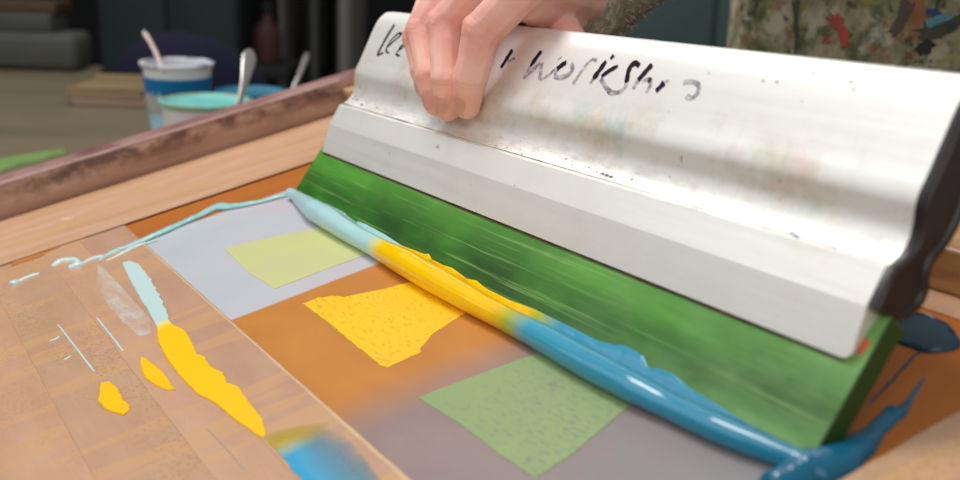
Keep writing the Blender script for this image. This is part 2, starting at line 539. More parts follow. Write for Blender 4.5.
# hand lettering in marker
BOLD = [([(394.4, 24.4), (386, 38.5), (377.5, 54.5)], 1.5), ([(377, 55.5), (383.5, 53)], 0.9),
        ([(386.5, 48), (394, 41), (400.5, 35.5), (401.5, 33.5), (398, 33.8), (391.5, 40), (387, 47), (386.5, 51.5), (389, 53)], 0.8),
        ([(399, 48.5), (403.5, 44.5), (405, 46), (398, 51), (396.5, 54.5), (400, 56)], 0.8),
        ([(512.6, 49.8), (508, 57), (501, 68)], 2.0),
        ([(541.5, 51), (536, 58.5), (530.5, 66.5)], 1.7),
        ([(566.5, 62.5), (561.5, 65.5), (557, 69.5)], 1.9),
        ([(606.2, 61), (600, 70), (593.5, 79)], 1.8), ([(618, 66), (610, 70.5), (601.5, 76.5)], 1.4), ([(614, 54.8), (610.5, 59)], 0.9),
        ([(639.4, 65.8), (635.5, 63.2), (630.8, 66.5), (628, 74), (626.8, 82.5)], 1.7),
        ([(652.3, 64.3), (645.5, 72), (638.2, 80.5)], 1.8), ([(648.5, 79.4), (651, 81)], 1.5),
        ([(664.5, 82.6), (660, 87.5), (656, 91.2)], 1.8)]
FAINT = [([(530.5, 66.5), (524.8, 77.2), (532, 71), (540.6, 63.3)], 1.6), ([(541.5, 63.5), (541, 72), (540.2, 80)], 1.9), ([(540.2, 80.5), (549, 75), (556, 68)], 1.1),
         ([(557, 69.5), (555.5, 76.5), (562, 77.5), (569, 74.5), (572.6, 69), (571, 63)], 1.6), ([(558, 60), (562, 57)], 0.8),
         ([(585.5, 66.5), (579, 75), (573, 84.5)], 1.6), ([(585, 66.5), (592, 59.5), (597, 60.5)], 1.1),
         ([(593.5, 79), (590, 84)], 1.2), ([(600.6, 78.5), (606, 87), (611, 92), (619.5, 92.5)], 1.3),
         ([(626.8, 82.5), (624.8, 88), (619, 92.5), (611.5, 93), (608.5, 89.8)], 1.5),
         ([(638.2, 80.5), (633, 89.5)], 1.5), ([(642, 83), (648.5, 79.4), (650.6, 84), (646.5, 93.5)], 1.5),
         ([(665, 82), (669.5, 80.6)], 0.8), ([(516, 58.5), (513, 59), (508, 62)], 0.8),
         ([(683.5, 83), (690, 82), (697, 83.5), (699, 88), (697, 94), (691.5, 98.3), (686.5, 95.8)], 1.4)]
def lettering(name, strokes, mat):
    bm = bmesh.new()
    for pts, w in strokes:
        pp = []
        for p in subdiv_path([Vector((a, b, 0)) for a, b in pts], 8):
            h = onhandle(p.x, p.y)
            if h: pp.append((h[0] + h[1] * 0.00025, h[1]))
        prev = None; w = w * 0.00065
        for i, (p, nr) in enumerate(pp):
            t = (pp[min(i + 1, len(pp) - 1)][0] - pp[max(i - 1, 0)][0]).normalized()
            s = nr.cross(t).normalized()
            ww = w * (0.9 + 0.35 * noise.noise(p * 400)) * 1.65
            if i in (0, len(pp) - 1): ww *= 0.6
            a = bm.verts.new(p + s * ww - sq_o); b = bm.verts.new(p - s * ww - sq_o)
            if prev: bm.faces.new((prev[0], prev[1], b, a))
            prev = (a, b)
    return finish(name, bm, mat, SQ)
for st in BOLD: lettering('marker_stroke', [st], MARK)['label'] = 'dark handwritten marker stroke'
for st in FAINT: lettering('worn_marker_stroke', [st], FADE)['label'] = 'rubbed and faded marker stroke'

# chips, nicks and specks of old ink on the metal
def specks(name, lst, mat):
    for (u, v, r, el) in lst:
        h = onhandle(u, v)
        if not h: continue
        bm = bmesh.new()
        p, nr = h; t = Vector((1, 0, 0)); s = nr.cross(t); r *= 0.75
        vs = []
        for k in range(10):
            a = 2 * math.pi * k / 10; rr = r / 1000 * (1 + 0.5 * noise.noise(Vector((u + 3 * math.cos(a), v + 3 * math.sin(a), 0))))
            vs.append(bm.verts.new(p + nr * 0.0002 + t * rr * math.cos(a) * el + s * rr * math.sin(a) - sq_o))
        bm.faces.new(vs)
        finish(name, bm, mat, SQ)
specks('dark_speck', [(813, 73, .9, 1.2), (851, 81.5, 1.2, .7), (854, 89.5, .6, 1.2), (763, 81, .6, 1.5), (777, 82, .6, 1.5), (802, 102, .5, 1), (733, 55, .6, 1), (669, 112, .4, 1), (709, 73, .6, 1), (597, 172, .7, 2),
                       (603, 174, 1.0, 2), (607, 175.5, 1.3, 2), (611, 177, 1.2, 1.6), (589, 168, .7, 2.4), (572, 165, .6, 2), (566, 159, .6, 2), (858, 241, .8, 1.4), (386, 40, .5, 1), (371, 33, 1.2, .7),
                       (352, 92, 1.6, 1), (356, 96, 1.8, 1), (362, 105, 1.2, 3), (377, 108, .8, 3), (360, 88, 1.3, 1), (357, 100, 1.2, 1.6)], simple('old_black_ink', (84, 74, 68), (112, 100, 88), 90, 0.7))
specks('blue_speck', [(792, 233, 1.1, 1.3), (796, 236, 1.2, 1.5), (788, 228, .7, 1.5), (835, 248, .9, 1.6), (798, 238, .7, 1)], simple('old_blue_ink', (60, 84, 130), (90, 116, 160), 90, 0.6))
specks('red_speck', [(632, 180, 1.0, 1.6), (670, 177, .7, 1), (353, 99, 1.4, 1.2), (361, 97, 1.0, 1)], simple('old_red_ink', (190, 130, 126), (140, 70, 74), 90, 0.6))
specks('ochre_speck', [(521, 150, .8, .5), (524, 144, .7, .4), (507, 148, .7, 2), (780, 181, 1.0, 1), (780, 200, .6, 1), (522, 154, .9, 1.6), (497, 146, .5, 3), (427, 128, .5, 3)], simple('old_ochre_ink', (206, 184, 110), (180, 150, 90), 90, 0.6))

# orange rub mark on the blade beside the end of the metal
bm = bmesh.new()
pc = onblade(863, 347); vs = []
for k in range(14):
    a = 2 * math.pi * k / 14
    vs.append(bm.verts.new(pc + BN * 0.0003 + Vector((1, 0, 0)) * 0.0024 * math.cos(a) * (1 + .3 * math.sin(3 * a)) + BD * 0.0036 * math.sin(a) - sq_o))
bm.faces.new(vs)
finish('orange_mark', bm, simple('orange_ink', (224, 116, 70), (206, 92, 60), 200, 0.5), SQ)

# ================================================================== INK BEAD
LOW = [(293, 200), (312, 221.5), (340, 239), (373, 257.5), (403, 277), (436, 296.5), (470, 315), (500, 330), (532, 348), (563, 367), (597, 386.5), (630, 404), (672, 423), (713, 443), (745, 456), (777.5, 467), (797, 473)]
CREASE = [(296, 190), (320, 201), (345, 214), (359, 224), (377.5, 236), (398, 246), (430, 260), (450, 272), (462, 278), (505, 304.5), (530, 317.5), (570, 336), (590, 347), (652, 380), (690, 402), (730, 420), (760, 432.5), (797, 449), (815, 457)]
FILM = [(296, 190), (320, 200.5), (345, 213), (352, 222), (354.6, 222.4), (359, 221.6), (367, 225), (384, 234), (402.5, 246), (415, 250.5), (426, 255), (429, 253.5), (432, 259.5), (444, 265.5), (452.5, 268), (460, 273.5), (467, 279), (477.5, 281), (484, 287), (490, 290.5), (512.5, 301.5), (535, 309.5), (555, 319.5), (580, 331.5), (590, 337), (600, 341.5), (615, 345.5), (625, 345.6), (631, 348.5), (637, 352), (644, 356.5), (650, 369), (655, 369.5), (657.5, 360.5), (660, 369.5), (672.5, 373.5), (680, 379), (687.5, 386), (698, 393), (710, 400), (740, 419), (760, 429.5), (797, 447), (815, 456)]
lowt = [(p.x, p.y) for p in (at(*q) for q in LOW)]
creaset = [(p.x, (p - Vector((p.x, YC, 0))).dot(BD)) for p in (onblade(*q) for q in CREASE)]
filmt = [(p.x, (p - Vector((p.x, YC, 0))).dot(BD)) for p in (onblade(*q) for q in FILM)]
BX1 = at(383, 250, .008).x; BX2 = at(510, 319, .008).x
bead_o = Vector((0.28, YC - 0.01, 0.0))
bm = bmesh.new()
NB = 260; rings = []; K = 20
for i in range(NB + 1):
    x = XB0 + (XB1 + 0.004 - XB0) * i / NB
    yf = min(interp(lowt, x), YC - 0.0006); c = max(interp(creaset, x), 0.0008); fl = max(interp(filmt, x), c)
    # round roll between the sight lines of its lower and upper edge, resting on the mesh
    cy, cz = CAM.y, CAM.z
    e1 = Vector((yf - cy, -cz)).normalized(); e2 = Vector((YC + BD.y * c - cy, BD.z * c - cz)).normalized()
    bi = (e1 + e2).normalized(); half = max(1e-4, 0.5 * math.acos(max(-1, min(1, e1.dot(e2)))))
    D = cz / (math.sin(half) * 0.96 - bi.y); r = D * math.sin(half)
    yc = cy + bi.x * D; zc = cz + bi.y * D
    ring = []
    for k in range(K + 1):
        an = math.radians(-100) - math.radians(240) * k / K      # from under the roll, round its front, to its back
        rr = r * (1 + 0.03 * noise.noise(Vector((x * 30, k * .4, 1))))
        q = Vector((x, yc + rr * math.cos(an), zc + rr * math.sin(an)))
        dn = (q - Vector((x, YC, 0))).dot(BN)
        if dn < 0.0002: q += BN * (0.0002 - dn)
        if q.z < 0.0001: q.z = 0.0001
        ring.append(q)
    fth = 0.0011 + 0.0005 * noise.noise(Vector((x * 220, 0, 4)))
    e = Vector((x, YC, 0))
    if fl - c > 0.0004:
        ring += [e + BD * (c + 0.0003) + BN * 0.0007, e + BD * (c + (fl - c) * 0.5) + BN * (0.0009 + 0.0005 * noise.noise(Vector((x * 300, 5, 2)))), e + BD * (fl - 0.0005) + BN * fth, e + BD * fl + BN * fth * 0.6, e + BD * (fl + 0.0001) - BN * 0.0003]
    else:
        ring += [e + BD * (c + 0.0001 * j) + BN * (0.0002 - 0.0001 * j) for j in range(5)]
    ring += [e + Vector((0, 0.002, 0.0003)) - BN * 0.0003]
    rings.append([bm.verts.new(v - bead_o) for v in ring])
n = len(rings[0])
for a, b in zip(rings, rings[1:]):
    for k in range(n): bm.faces.new((a[k], a[(k + 1) % n], b[(k + 1) % n], b[k]))
bm.faces.new(rings[0]); bm.faces.new(rings[-1])
def m_bead_local():
    global BX1, BX2
    BX1 -= bead_o.x; BX2 -= bead_o.x
    t = NT('wet_ink_gradient')
    w = t.noise(50, stretch=(1, 1, 1), detail=2)
    x = t.math('ADD', t.axis('X'), t.math('MULTIPLY', t.math('SUBTRACT', w, 0.5), 0.010))
    f = t.mask(x, -0.3, 0.3)
    s = lambda v: (v + 0.3) / 0.6
    c = t.ramp(f, [(0.0, (176, 214, 218)), (s(BX1 - 0.016), (176, 216, 218)), (s(BX1 - 0.003), (226, 222, 140)), (s(BX1 + 0.007), (252, 204, 6)),
                   (s(BX2 - 0.014), (252, 198, 0)), (s(BX2 + 0.002), (176, 182, 50)), (s(BX2 + 0.022), (64, 158, 186)), (0.999, (24, 122, 156))])
    b = t.noise(26, detail=3)
    return t.done(c, 0.15, bump=b, bstr=0.03, bdist=0.002, spec=0.5)
tag(put(finish('ink_bead', bm, m_bead_local(), angle=60), bead_o), 'long glossy roll of ink, pale blue to yellow to blue, along the green blade', 'ink')

TEAL = m_ink('teal_blue_ink', (20, 106, 138), (16, 90, 120), 0.2)
# pooled ink running off the end of the blade
bm = bmesh.new()
pts = [at(*q) for q in ((772, 492), (790, 482), (808, 473), (830, 467), (850, 456), (868, 439), (882, 425), (892, 416), (901, 411), (909, 401), (917, 389), (925, 377))]
pts = subdiv_path(pts, 6)
oo = pts[30].copy()
wt = [(0, .007), (.15, .0095), (.3, .0095), (.42, .0065), (.5, .0042), (.6, .0040), (.66, .0048), (.72, .003), (.8, .0015), (1, .0004)]
ht = [(0, .006), (.15, .008), (.3, .0075), (.42, .005), (.5, .0030), (.6, .0032), (.66, .0038), (.72, .0022), (.8, .001), (1, .0004)]
mound(bm, [p - oo for p in pts], [interp(wt, i / (len(pts) - 1)) for i in range(len(pts))], [interp(ht, i / (len(pts) - 1)) for i in range(len(pts))], 12, 0.18)
tag(put(finish('ink_trail', bm, TEAL, angle=70), oo), 'blue ink pooled at the right end of the blade and trailing off to a point', 'ink')

# dark blob behind the squeegee
DARKT = m_ink('dark_teal_ink', (34, 72, 92), (28, 60, 80), 0.22)
bp = [at(*q) for q in ((897, 341), (901, 324), (914, 317), (930, 319), (947, 328), (958, 343), (950, 350), (925, 352))]
oo = at(928, 336)
BR = root('ink_blob', 'flat dark teal ink blob on the brown mesh behind the end cap', 'ink', oo)
bm = bmesh.new(); slab(bm, [p - oo for p in bp], 0.0001, 0.0016, 0.0008)
pts = subdiv_path([p - oo for p in bp + bp[:1]], 5)
mound(bm, pts, [.0012] * len(pts), [.0020] * len(pts), 6, 0.5)
finish('pool', bm, DARKT, BR)
bm = bmesh.new()
pts = subdiv_path([at(*q) - oo for q in ((922, 352), (914, 356), (907, 364), (899, 373), (891, 382), (880, 393), (871, 402))], 6)
mound(bm, pts, [.0006 + .0008 * max(0, noise.noise(p * 220)) for p in pts], [.0005] * len(pts), 6)
for u, v in ((907, 363.5), (891, 382), (871, 401)):
    c = at(u, v) - oo; mound(bm, [c + Vector((-.0012, 0, 0)), c, c + Vector((.0012, 0, 0))], [.0003, .0015, .0003], [.0003, .0012, .0003], 6)
finish('drip_thread', bm, DARKT, BR)

# ================================================================== SCREEN
scr_o = Vector((0.27, 0.04, 0.0))
XL, XR, YN, YF = -0.204, 0.745, -0.168, 0.260
SCR = root('printing_screen', 'tilted wooden screen with taped mesh and orange, grey and lilac print area', 'printing screen', scr_o)
def bar(x0, x1, y0, y1, mat, h=0.032):
    bm = bmesh.new()
    box(bm, x0 - scr_o.x, x1 - scr_o.x, y0 - scr_o.y, y1 - scr_o.y, -0.0006, h, 0.0022, 3)
    return finish('frame_bar', bm, mat, SCR)
BARM = m_bar(); BBM = m_backbar()
bar(XL - 0.036, XL, YN - 0.036, YF + 0.036, BARM)['label'] = 'red-stained wooden bar at the far left'
bar(XL, XR, YF, YF + 0.036, BBM, 0.0235)['label'] = 'tan wooden bar behind the squeegee'
bar(XR, XR + 0.036, YN - 0.036, YF + 0.036, BBM, 0.028)
bar(XL, XR, YN - 0.036, YN, BARM)
# pale strip along the edge of the far-left bar
bm = bmesh.new()
pts = [Vector((XL - 0.0010, YN + (YF - YN) * k / 50, 0.0318)) - scr_o for k in range(51)]
tube(bm, pts, [0.0013 * (0.8 + .4 * noise.noise(p * 50)) for p in pts], 6)
finish('pale_edge', bm, simple('pale_bar_edge', (206, 188, 184), (186, 150, 146), 30, 0.4), SCR)

def m_mesh_local():
    t = NT('printed_screen_mesh')
    cx, cy = scr_o.x, scr_o.y
    x = t.math('ADD', t.axis('X'), cx); y = t.math('ADD', t.axis('Y'), cy)
    wob = t.math('MULTIPLY', t.math('SUBTRACT', t.noise(18, detail=4, stretch=(1, 0.5, 1)), 0.5), 0.012)
    xs = t.math('ADD', x, t.math('MULTIPLY', wob, 0.25)); xw = t.math('ADD', x, t.math('MULTIPLY', wob, 1.4))
    lil = t.ramp(t.noise(7, detail=4), [(0.3, (178, 188, 194)), (0.5, (190, 192, 198)), (0.66, (196, 182, 186))])
    ora = t.ramp(t.noise(14, detail=5, stretch=(0.6, 1.5, 1)), [(0.3, (188, 116, 42)), (0.7, (200, 134, 58))])
    grey = t.ramp(t.noise(10, detail=5, stretch=(0.8, 2, 1)), [(0.32, (140, 132, 136)), (0.5, (146, 122, 118)), (0.68, (152, 130, 126))])
    blue = t.ramp(t.noise(12, detail=4), [(0.3, (132, 134, 140)), (0.7, (140, 132, 130))])
    grey = t.mix(t.mask(xw, 0.44, 0.55), grey, blue)
    c = t.mix(t.mask(xs, 0.2115, 0.2145), lil, ora)
    c = t.mix(t.mask(xw, 0.366, 0.402), c, grey)
    emul = t.ramp(t.noise(16, detail=4, stretch=(2, 0.6, 1)), [(0.3, (186, 108, 36)), (0.7, (174, 100, 34))])
    c = t.mix(t.mask(y, 0.1190, 0.1200), c, emul)
    c = t.mix(t.mask(xs, -0.008, -0.010), c, emul)
    fine = t.noise(900, detail=1)
    return t.done(c, 0.38, bump=fine, bstr=0.06, bdist=0.0002, spec=0.45)
bm = bmesh.new()
vs = [bm.verts.new(Vector((x, y, 0)) - scr_o) for x, y in ((XL, YN), (XR, YN), (XR, YF), (XL, YF))]
vb = [bm.verts.new(v.co - Vector((0, 0, 0.0004))) for v in vs]
bm.faces.new(vs); bm.faces.new(vb[::-1])
for k in range(4): bm.faces.new((vs[k], vs[(k + 1) % 4], vb[(k + 1) % 4], vb[k]))
finish('mesh_fabric', bm, m_mesh_local(), SCR, smooth=False)

def stencil(name, pix, mat, label):
    bm = bmesh.new()
    slab(bm, [at(*q) - scr_o for q in pix], 0.00005, 0.00022, 0.0007, 260, step=0.002)
    o = finish(name, bm, mat, SCR, smooth=False); o['label'] = label
stencil('stencil_shape', [(224, 249), (247, 243), (322, 227), (345, 240), (372, 253), (330, 268), (275, 289), (250, 274)],
        m_stencil('pale_yellow_print', [(0.3, (200, 206, 128)), (0.7, (200, 198, 150))], (216, 200, 170), True), 'pale yellow four-sided stencil shape')
stencil('stencil_shape', [(303, 304), (318, 298), (333, 296), (345, 297), (380, 290), (412, 282), (438, 297), (466, 313), (445, 326), (433, 334), (424, 345), (419.5, 349), (422, 352), (388, 367.5), (381, 366), (350, 341), (330, 324)],
        m_stencil('bright_yellow_print', [(0.3, (252, 200, 0)), (0.58, (248, 194, 8)), (0.72, (240, 184, 36))], (168, 124, 8)), 'bright yellow stencil shape with notched corners')
stencil('stencil_shape', [(418, 398), (470, 378), (541, 352), (590, 380), (634, 403), (606, 426), (585, 444), (572, 455), (535, 479), (500, 455), (463, 426)],
        m_stencil('green_print', [(0.3, (140, 166, 104)), (0.55, (142, 162, 108)), (0.75, (140, 148, 114))], (96, 108, 118)), 'large pale green stencil shape')

# tape strips: each a long thin piece
def strip(x0, x1, y0, y1, mat, z=0.0001, th=0.00025, rag=0.0006):
    bm = bmesh.new()
    P = [Vector((a, b, 0)) - scr_o for a, b in ((x0, y0), (x1, y0), (x1, y1), (x0, y1))]
    slab(bm, P, z, th, rag, 120, step=0.01)
    return finish('tape_strip', bm, mat, SCR, smooth=False)
T1 = m_tape('brown_tape', (188, 146, 120), (194, 154, 128), (200, 160, 134), speck=0.25)
T2 = m_tape('brown_tape_worn', (190, 150, 118), (196, 156, 128), (202, 164, 132), (4, 2, 0), 1.3)
T3 = m_tape('brown_tape_pale', (196, 154, 124), (202, 160, 132), (206, 168, 138), (7, 5, 0), 0.6)
T4 = m_tape('brown_tape_edge', (200, 154, 114), (210, 168, 136), (217, 178, 152), (1, 9, 0), 0.2, 'Y')
strip(-0.196, 0.700, -0.163, -0.101, T3, 0.0001)
strip(-0.150, 0.690, -0.108, -0.058, T2, 0.0004)
strip(-0.120, 0.690, -0.064, -0.030, T3, 0.0007)
strip(-0.060, 0.690, -0.036, 0.0, T1, 0.0010)
strip(-0.1995, -0.122, -0.163, 0.256, T4, 0.0013)
strip(-0.130, -0.062, -0.163, 0.256, T4, 0.0016)
strip(0.582, 0.700, -0.100, 0.250, T2, 0.0013)
strip(-0.055, 0.700, 0.242, 0.2585, T1, 0.0003)
# paler line along the tape's inner edge
bm = bmesh.new()
pts = [Vector((0.002 + 0.575 * k / 80, -0.0012 - 0.0004 * noise.noise(Vector((k * .5, 0, 0))), 0)) - scr_o for k in range(81)]
mound(bm, pts, [.0006 + .0005 * max(0, noise.noise(p * 30)) + 0.0012 * max(0, (p.x - 0.02) / 0.3) for p in pts], [.0003] * len(pts), 4, z0=0.0011)
finish('tape_edge_line', bm, simple('pale_tape_edge', (222, 190, 156), (206, 170, 134), 40, 0.35), SCR)
# the open brown slits left between tapes near the far bar
bm = bmesh.new()
slab(bm, [at(*q) - scr_o for q in ((12, 267), (40, 258), (78, 240), (48, 252), (11, 262))], 0.0009, 0.0002, 0.0003)
finish('bare_slit', bm, simple('bare_emulsion', (198, 126, 66), (184, 112, 56), 30, 0.4), SCR, smooth=False)

# ---- ink on the tape
PALE = m_ink('pale_blue_ink', (188, 220, 220), (200, 226, 226), 0.3)
MINT = m_ink('mint_ink', (170, 212, 208), (132, 190, 196), 0.28, 40)
YEL = m_ink('yellow_ink', (252, 202, 0), (248, 196, 0), 0.3, 120)
ZT = 0.0013
def streak_mat():
    t = NT('pale_to_yellow_ink')
    w = t.noise(90, stretch=(1, 1, 1), detail=3)
    x = t.math('ADD', t.axis('X'), t.math('MULTIPLY', t.math('SUBTRACT', w, 0.5), 0.012))
    c = t.ramp(t.mask(x, -0.17, 0.17), [(0.0, (196, 222, 222)), (0.47, (192, 220, 218)), (0.49, (236, 226, 120)), (0.51, (252, 202, 0)), (1, (252, 200, 0))])
    return t.done(c, 0.3, bump=t.noise(240, stretch=(0.3, 1, 1)), bstr=0.1, bdist=0.0004)
oo = at(158, 331)
bm = bmesh.new()
slab(bm, [at(*q) - oo for q in ((123, 265), (131, 283), (142, 302), (152, 318), (158, 331), (159, 345), (168, 362), (182, 380), (198, 396), (216, 406), (238, 424), (264, 441),
      (267, 436), (263, 421), (252, 408), (241, 392), (228, 386), (224, 376), (214, 372), (206, 361), (198, 357), (193, 345), (186, 333), (178, 329), (170, 324), (165, 308), (158, 294), (149, 278), (139, 266), (131, 263))],
     ZT - 0.0003, 0.0010, 0.0005, 110, step=0.0016)
tag(put(finish('ink_streak', bm, streak_mat(), angle=30), oo), 'long thick ink streak, pale blue turning bright yellow, on the tape', 'ink')
def dab(pix, mat, label, name='ink_dab', th=0.0011, rag=0.0005, z=ZT - 0.0004, cat='ink', group=None):
    P = [at(*q) for q in pix]; oo = sum(P, Vector()) / len(P)
    bm = bmesh.new(); slab(bm, [p - oo for p in P], z, th, rag, 110, step=0.0015)
    return tag(put(finish(name, bm, mat, angle=30), oo), label, cat, group)
dab(((101, 385), (112, 383.5), (118, 390), (124, 402), (130, 407), (130, 412), (125, 417), (114, 414), (104, 410), (99, 402)), YEL, 'small rounded yellow ink dab, left of the other yellow ink', z=ZT - 0.0007)
dab(((141, 359), (147, 360), (156, 368), (164, 375), (172, 386), (176, 392), (168, 392), (157, 388), (147, 381), (141, 370)), YEL, 'small almond-shaped yellow dab between the round dab and the long streak', z=ZT - 0.0005)
def smear_mat(name, c1, a0=0.30, a1=0.62, k=0.75):
    t = NT(name)
    f = t.noise(70, stretch=(0.5, 1.5, 1), detail=5)
    return t.done(c1, 0.35, alpha=t.math('MULTIPLY', t.mask(f, a0, a1), k))
dab(((98, 266), (113, 268), (120, 278), (134, 292), (148, 312), (152, 334), (140, 338), (122, 322), (108, 306), (104, 296), (98, 284)), smear_mat('thin_pale_smear', (230, 228, 222), 0.3, 0.7, 0.6), 'wide thin whitish smear on the tape beside the pale blue streak', 'ink_smear', 0.0003, 0.0012, z=ZT - 0.0005)
def blue_smear():
    t = NT('blue_wiped_ink')
    y = t.math('ADD', t.axis('Y'), t.math('MULTIPLY', t.math('SUBTRACT', t.noise(40, detail=4), 0.5), 0.014))
    x = t.math('ADD', t.axis('X'), t.math('MULTIPLY', t.math('SUBTRACT', t.noise(40, detail=3, loc=(3, 0, 0)), 0.5), 0.010))
    c = t.mix(t.mask(y, -0.010, 0.004), (36, 160, 206), (112, 162, 182))
    c = t.mix(t.mask(x, -0.016, -0.030), c, (204, 180, 60))
    a = t.math('MULTIPLY', t.mask(y, 0.016, -0.006), t.mask(x, -0.044, -0.024))
    return t.done(c, 0.35, alpha=a)
dab(((260, 436), (330, 424), (345, 436), (372, 470), (392, 500), (322, 506), (300, 480), (282, 458)), blue_smear(), 'bright blue ink wiped over the tape edge at the bottom', 'ink_smear', 0.0003, 0.0008, z=ZT)
def thread(pix, w, h, mat, label, name='ink_line', jit=0.3, z=ZT - 0.0006, group=None):
    pts = subdiv_path([at(*q) for q in pix], 8); oo = pts[len(pts) // 2].copy()
    n = len(pts); bm = bmesh.new()
    ww = [interp(w, i / (n - 1)) for i in range(n)] if isinstance(w, list) else [w * min(1, 0.3 + 8 * min(i, n - 1 - i) / n) for i in range(n)]
    mound(bm, [p - oo for p in pts], ww, [x * h for x in ww], 8, jit, z0=z)
    return tag(put(finish(name, bm, mat, angle=70), oo), label, 'ink', group)
thread(((58, 325), (75, 347), (95, 373)), 0.0006, 0.5, PALE, 'straight thin white ink line ending above the round yellow dab')
thread(((97, 319), (110, 335), (124, 353)), 0.0006, 0.5, PALE, 'straight thin white ink line ending above the almond yellow dab', z=ZT - 0.0002)
thread(((50, 342), (56, 340), (60, 337)), 0.0009, 0.5, PALE, 'tiny white fleck on the tape, upper of the two flecks', 'ink_fleck')
thread(((64, 361), (68, 359), (71, 357)), 0.0008, 0.5, PALE, 'tiny white fleck on the tape, lower of the two flecks', 'ink_fleck')
thread(((205, 428), (226, 450), (250, 478)), 0.0007, 0.4, smear_mat('thin_blue_line', (120, 160, 176), 0.3, 0.6, 0.8), 'thin bluish scratch line on tape below the yellow streak')
thread(((11, 286), (24, 280), (40, 274)), [(0, .0026), (.1, .0042), (.3, .0022), (.8, .002), (1, .0008)], 0.6, PALE, 'short pale ink ridge at the left end of the ridge line', 'ink_ridge')
thread(((52, 268), (62, 262), (74, 261), (80, 263)), [(0, .002), (.3, .0035), (.7, .003), (1, .001)], 0.6, PALE, 'small curled pale blue ink flick next to the short ridge', 'ink_flick')
thread(((70, 269), (80, 266), (92, 260), (107, 257)), [(0, .0035), (.25, .0045), (.5, .002), (.8, .0028), (1, .001)], 0.6, PALE, 'thick pale ink flick just left of the long ridge', 'ink_flick')
thread(((99, 262), (112, 254), (126, 249), (150, 239), (175, 228), (200, 217), (216, 209), (232, 208), (250, 205), (272, 200), (294, 194)), [(0, .0012), (.1, .003), (.3, .004), (.5, .0042), (.62, .006), (.7, .0045), (.85, .003), (1, .003)], 0.55, MINT, 'long mint ink ridge running from the blade tip across the top of the print', 'ink_ridge', z=0.0008)
thread(((107, 262), (122, 255), (138, 247), (158, 241)), [(0, .001), (.5, .0022), (1, .0008)], 0.6, PALE, 'thin pale ridge tucked against the start of the long mint ridge', 'ink_ridge', z=0.0008)
thread(((48, 223), (62, 221), (76, 219.5), (92, 218)), [(0, .001), (.4, .0032), (.75, .002), (1, .0006)], 0.35, m_ink('whitish_ink', (232, 206, 180), (224, 196, 168)), 'small whitish ink dab near the far left bar', 'ink_dab', z=0.0007)

# ================================================================== PERSON
TX, TY = 0.432, 1.085
PER = root('person', 'person in a paint-stained apron and grey-brown jumper holding the squeegee', 'person', Vector((TX, TY, 0)), 'W')
po = Vector((TX, TY, 0))
W_ = lambda p: M @ p
# hand joints (S frame -> room)
def J(u, v, n): return W_(onup(u, v, n))
FING = {
 'index':  [(527, -16, .019), (482, 32, .0235), (470.0, 79, .0160), (467.0, 105, .0072)],
 'middle': [(492, -30, .020), (446, 24, .0240), (447.5, 79, .0160), (448.0, 108, .0066)],
 'ring':   [(462, -34, .019), (423, 30, .0232), (431.0, 77, .0156), (436.5, 104, .0070)],
 'pinky':  [(440, -22, .016), (417, 38, .0195), (422.5, 70, .0130), (427.0, 89, .0072)]}
RAD = {'index': (.0150, .0131, .0116, .0092), 'middle': (.0150, .0129, .0115, .0091), 'ring': (.0140, .0120, .0106, .0085), 'pinky': (.0122, .0102, .0092, .0076)}
JT = {k: [J(*q) for q in v] for k, v in FING.items()}
for k, v in JT.items(): print('finger', k, [round((a - b).length * 1000, 1) for a, b in zip(v, v[1:])], [round(x, 3) for x in v[0]])
wrist = W_(dep(574, 3, 0.790)); elbow = wdep(745, -135, 0.97); shoulder = Vector((0.235, 1.10, 1.42))
print('wrist', [round(x, 3) for x in wrist], [(k, round((wrist - v[0]).length * 1000)) for k, v in JT.items()])
hb = bmesh.new()
for k, js in JT.items():
    r = RAD[k]
    for i in range(3):
        balls(hb, js[i], js[i + 1], r[i], r[i + 1], 0.0022, 2, pinch=(0.07, 0.06, 0.03)[i])
    # fingertip pad and knuckle
    bmesh.ops.create_icosphere(hb, subdivisions=2, radius=r[1] * 1.04, matrix=Matrix.Translation(js[1]))
# palm: a sheet of volumes between the wrist and the knuckle row
fdir = (elbow - wrist).normalized()
side = (JT['pinky'][0] - JT['index'][0]); side = (side - fdir * side.dot(fdir)).normalized()
wr = {'index': wrist - side * 0.016, 'middle': wrist - side * 0.005, 'ring': wrist + side * 0.006, 'pinky': wrist + side * 0.017}
names = ['index', 'middle', 'ring', 'pinky']
for a, b in zip(names, names[1:]):
    for s in (0.0, 0.25, 0.5, 0.75, 1.0):
        A = JT[a][0].lerp(JT[b][0], s); B = wr[a].lerp(wr[b], s)
        balls(hb, A, B, 0.0135, 0.0175, 0.004, 2)
# thumb on the far side of the grip
th = [W_(dep(572, 10, 0.775)), W_(dep(553, 16, 0.745)), W_(Vector((0.262, YC + 0.128, 0.097))), W_(Vector((0.250, YC + 0.112, 0.074)))]
balls(hb, wr['index'], th[0], .017, .0165, .003); balls(hb, th[0], th[1], .0175, .0165, .003); balls(hb, th[1], JT['index'][0].lerp(JT['index'][1], .12), .0155, .0135, .003); balls(hb, th[1], th[2], .0125, .0105, .003); balls(hb, th[2], th[3], .0105, .008, .003)
balls(hb, th[0], JT['index'][0].lerp(wr['index'], 0.35), .015, .012, .003); balls(hb, th[1], JT['index'][0], .0145, .0135, .003); balls(hb, th[1].lerp(th[0], .5), JT['index'][0].lerp(wr['index'], .2), .015, .0135, .003)
balls(hb, wrist, wrist.lerp(elbow, 0.55), .0235, .032, .006)
balls(hb, wrist + side * .008, wrist.lerp(elbow, 0.3) + side * .006, .020, .026, .006)
balls(hb, wrist - side * .008, wrist.lerp(elbow, 0.3) - side * .006, .020, .026, .006)
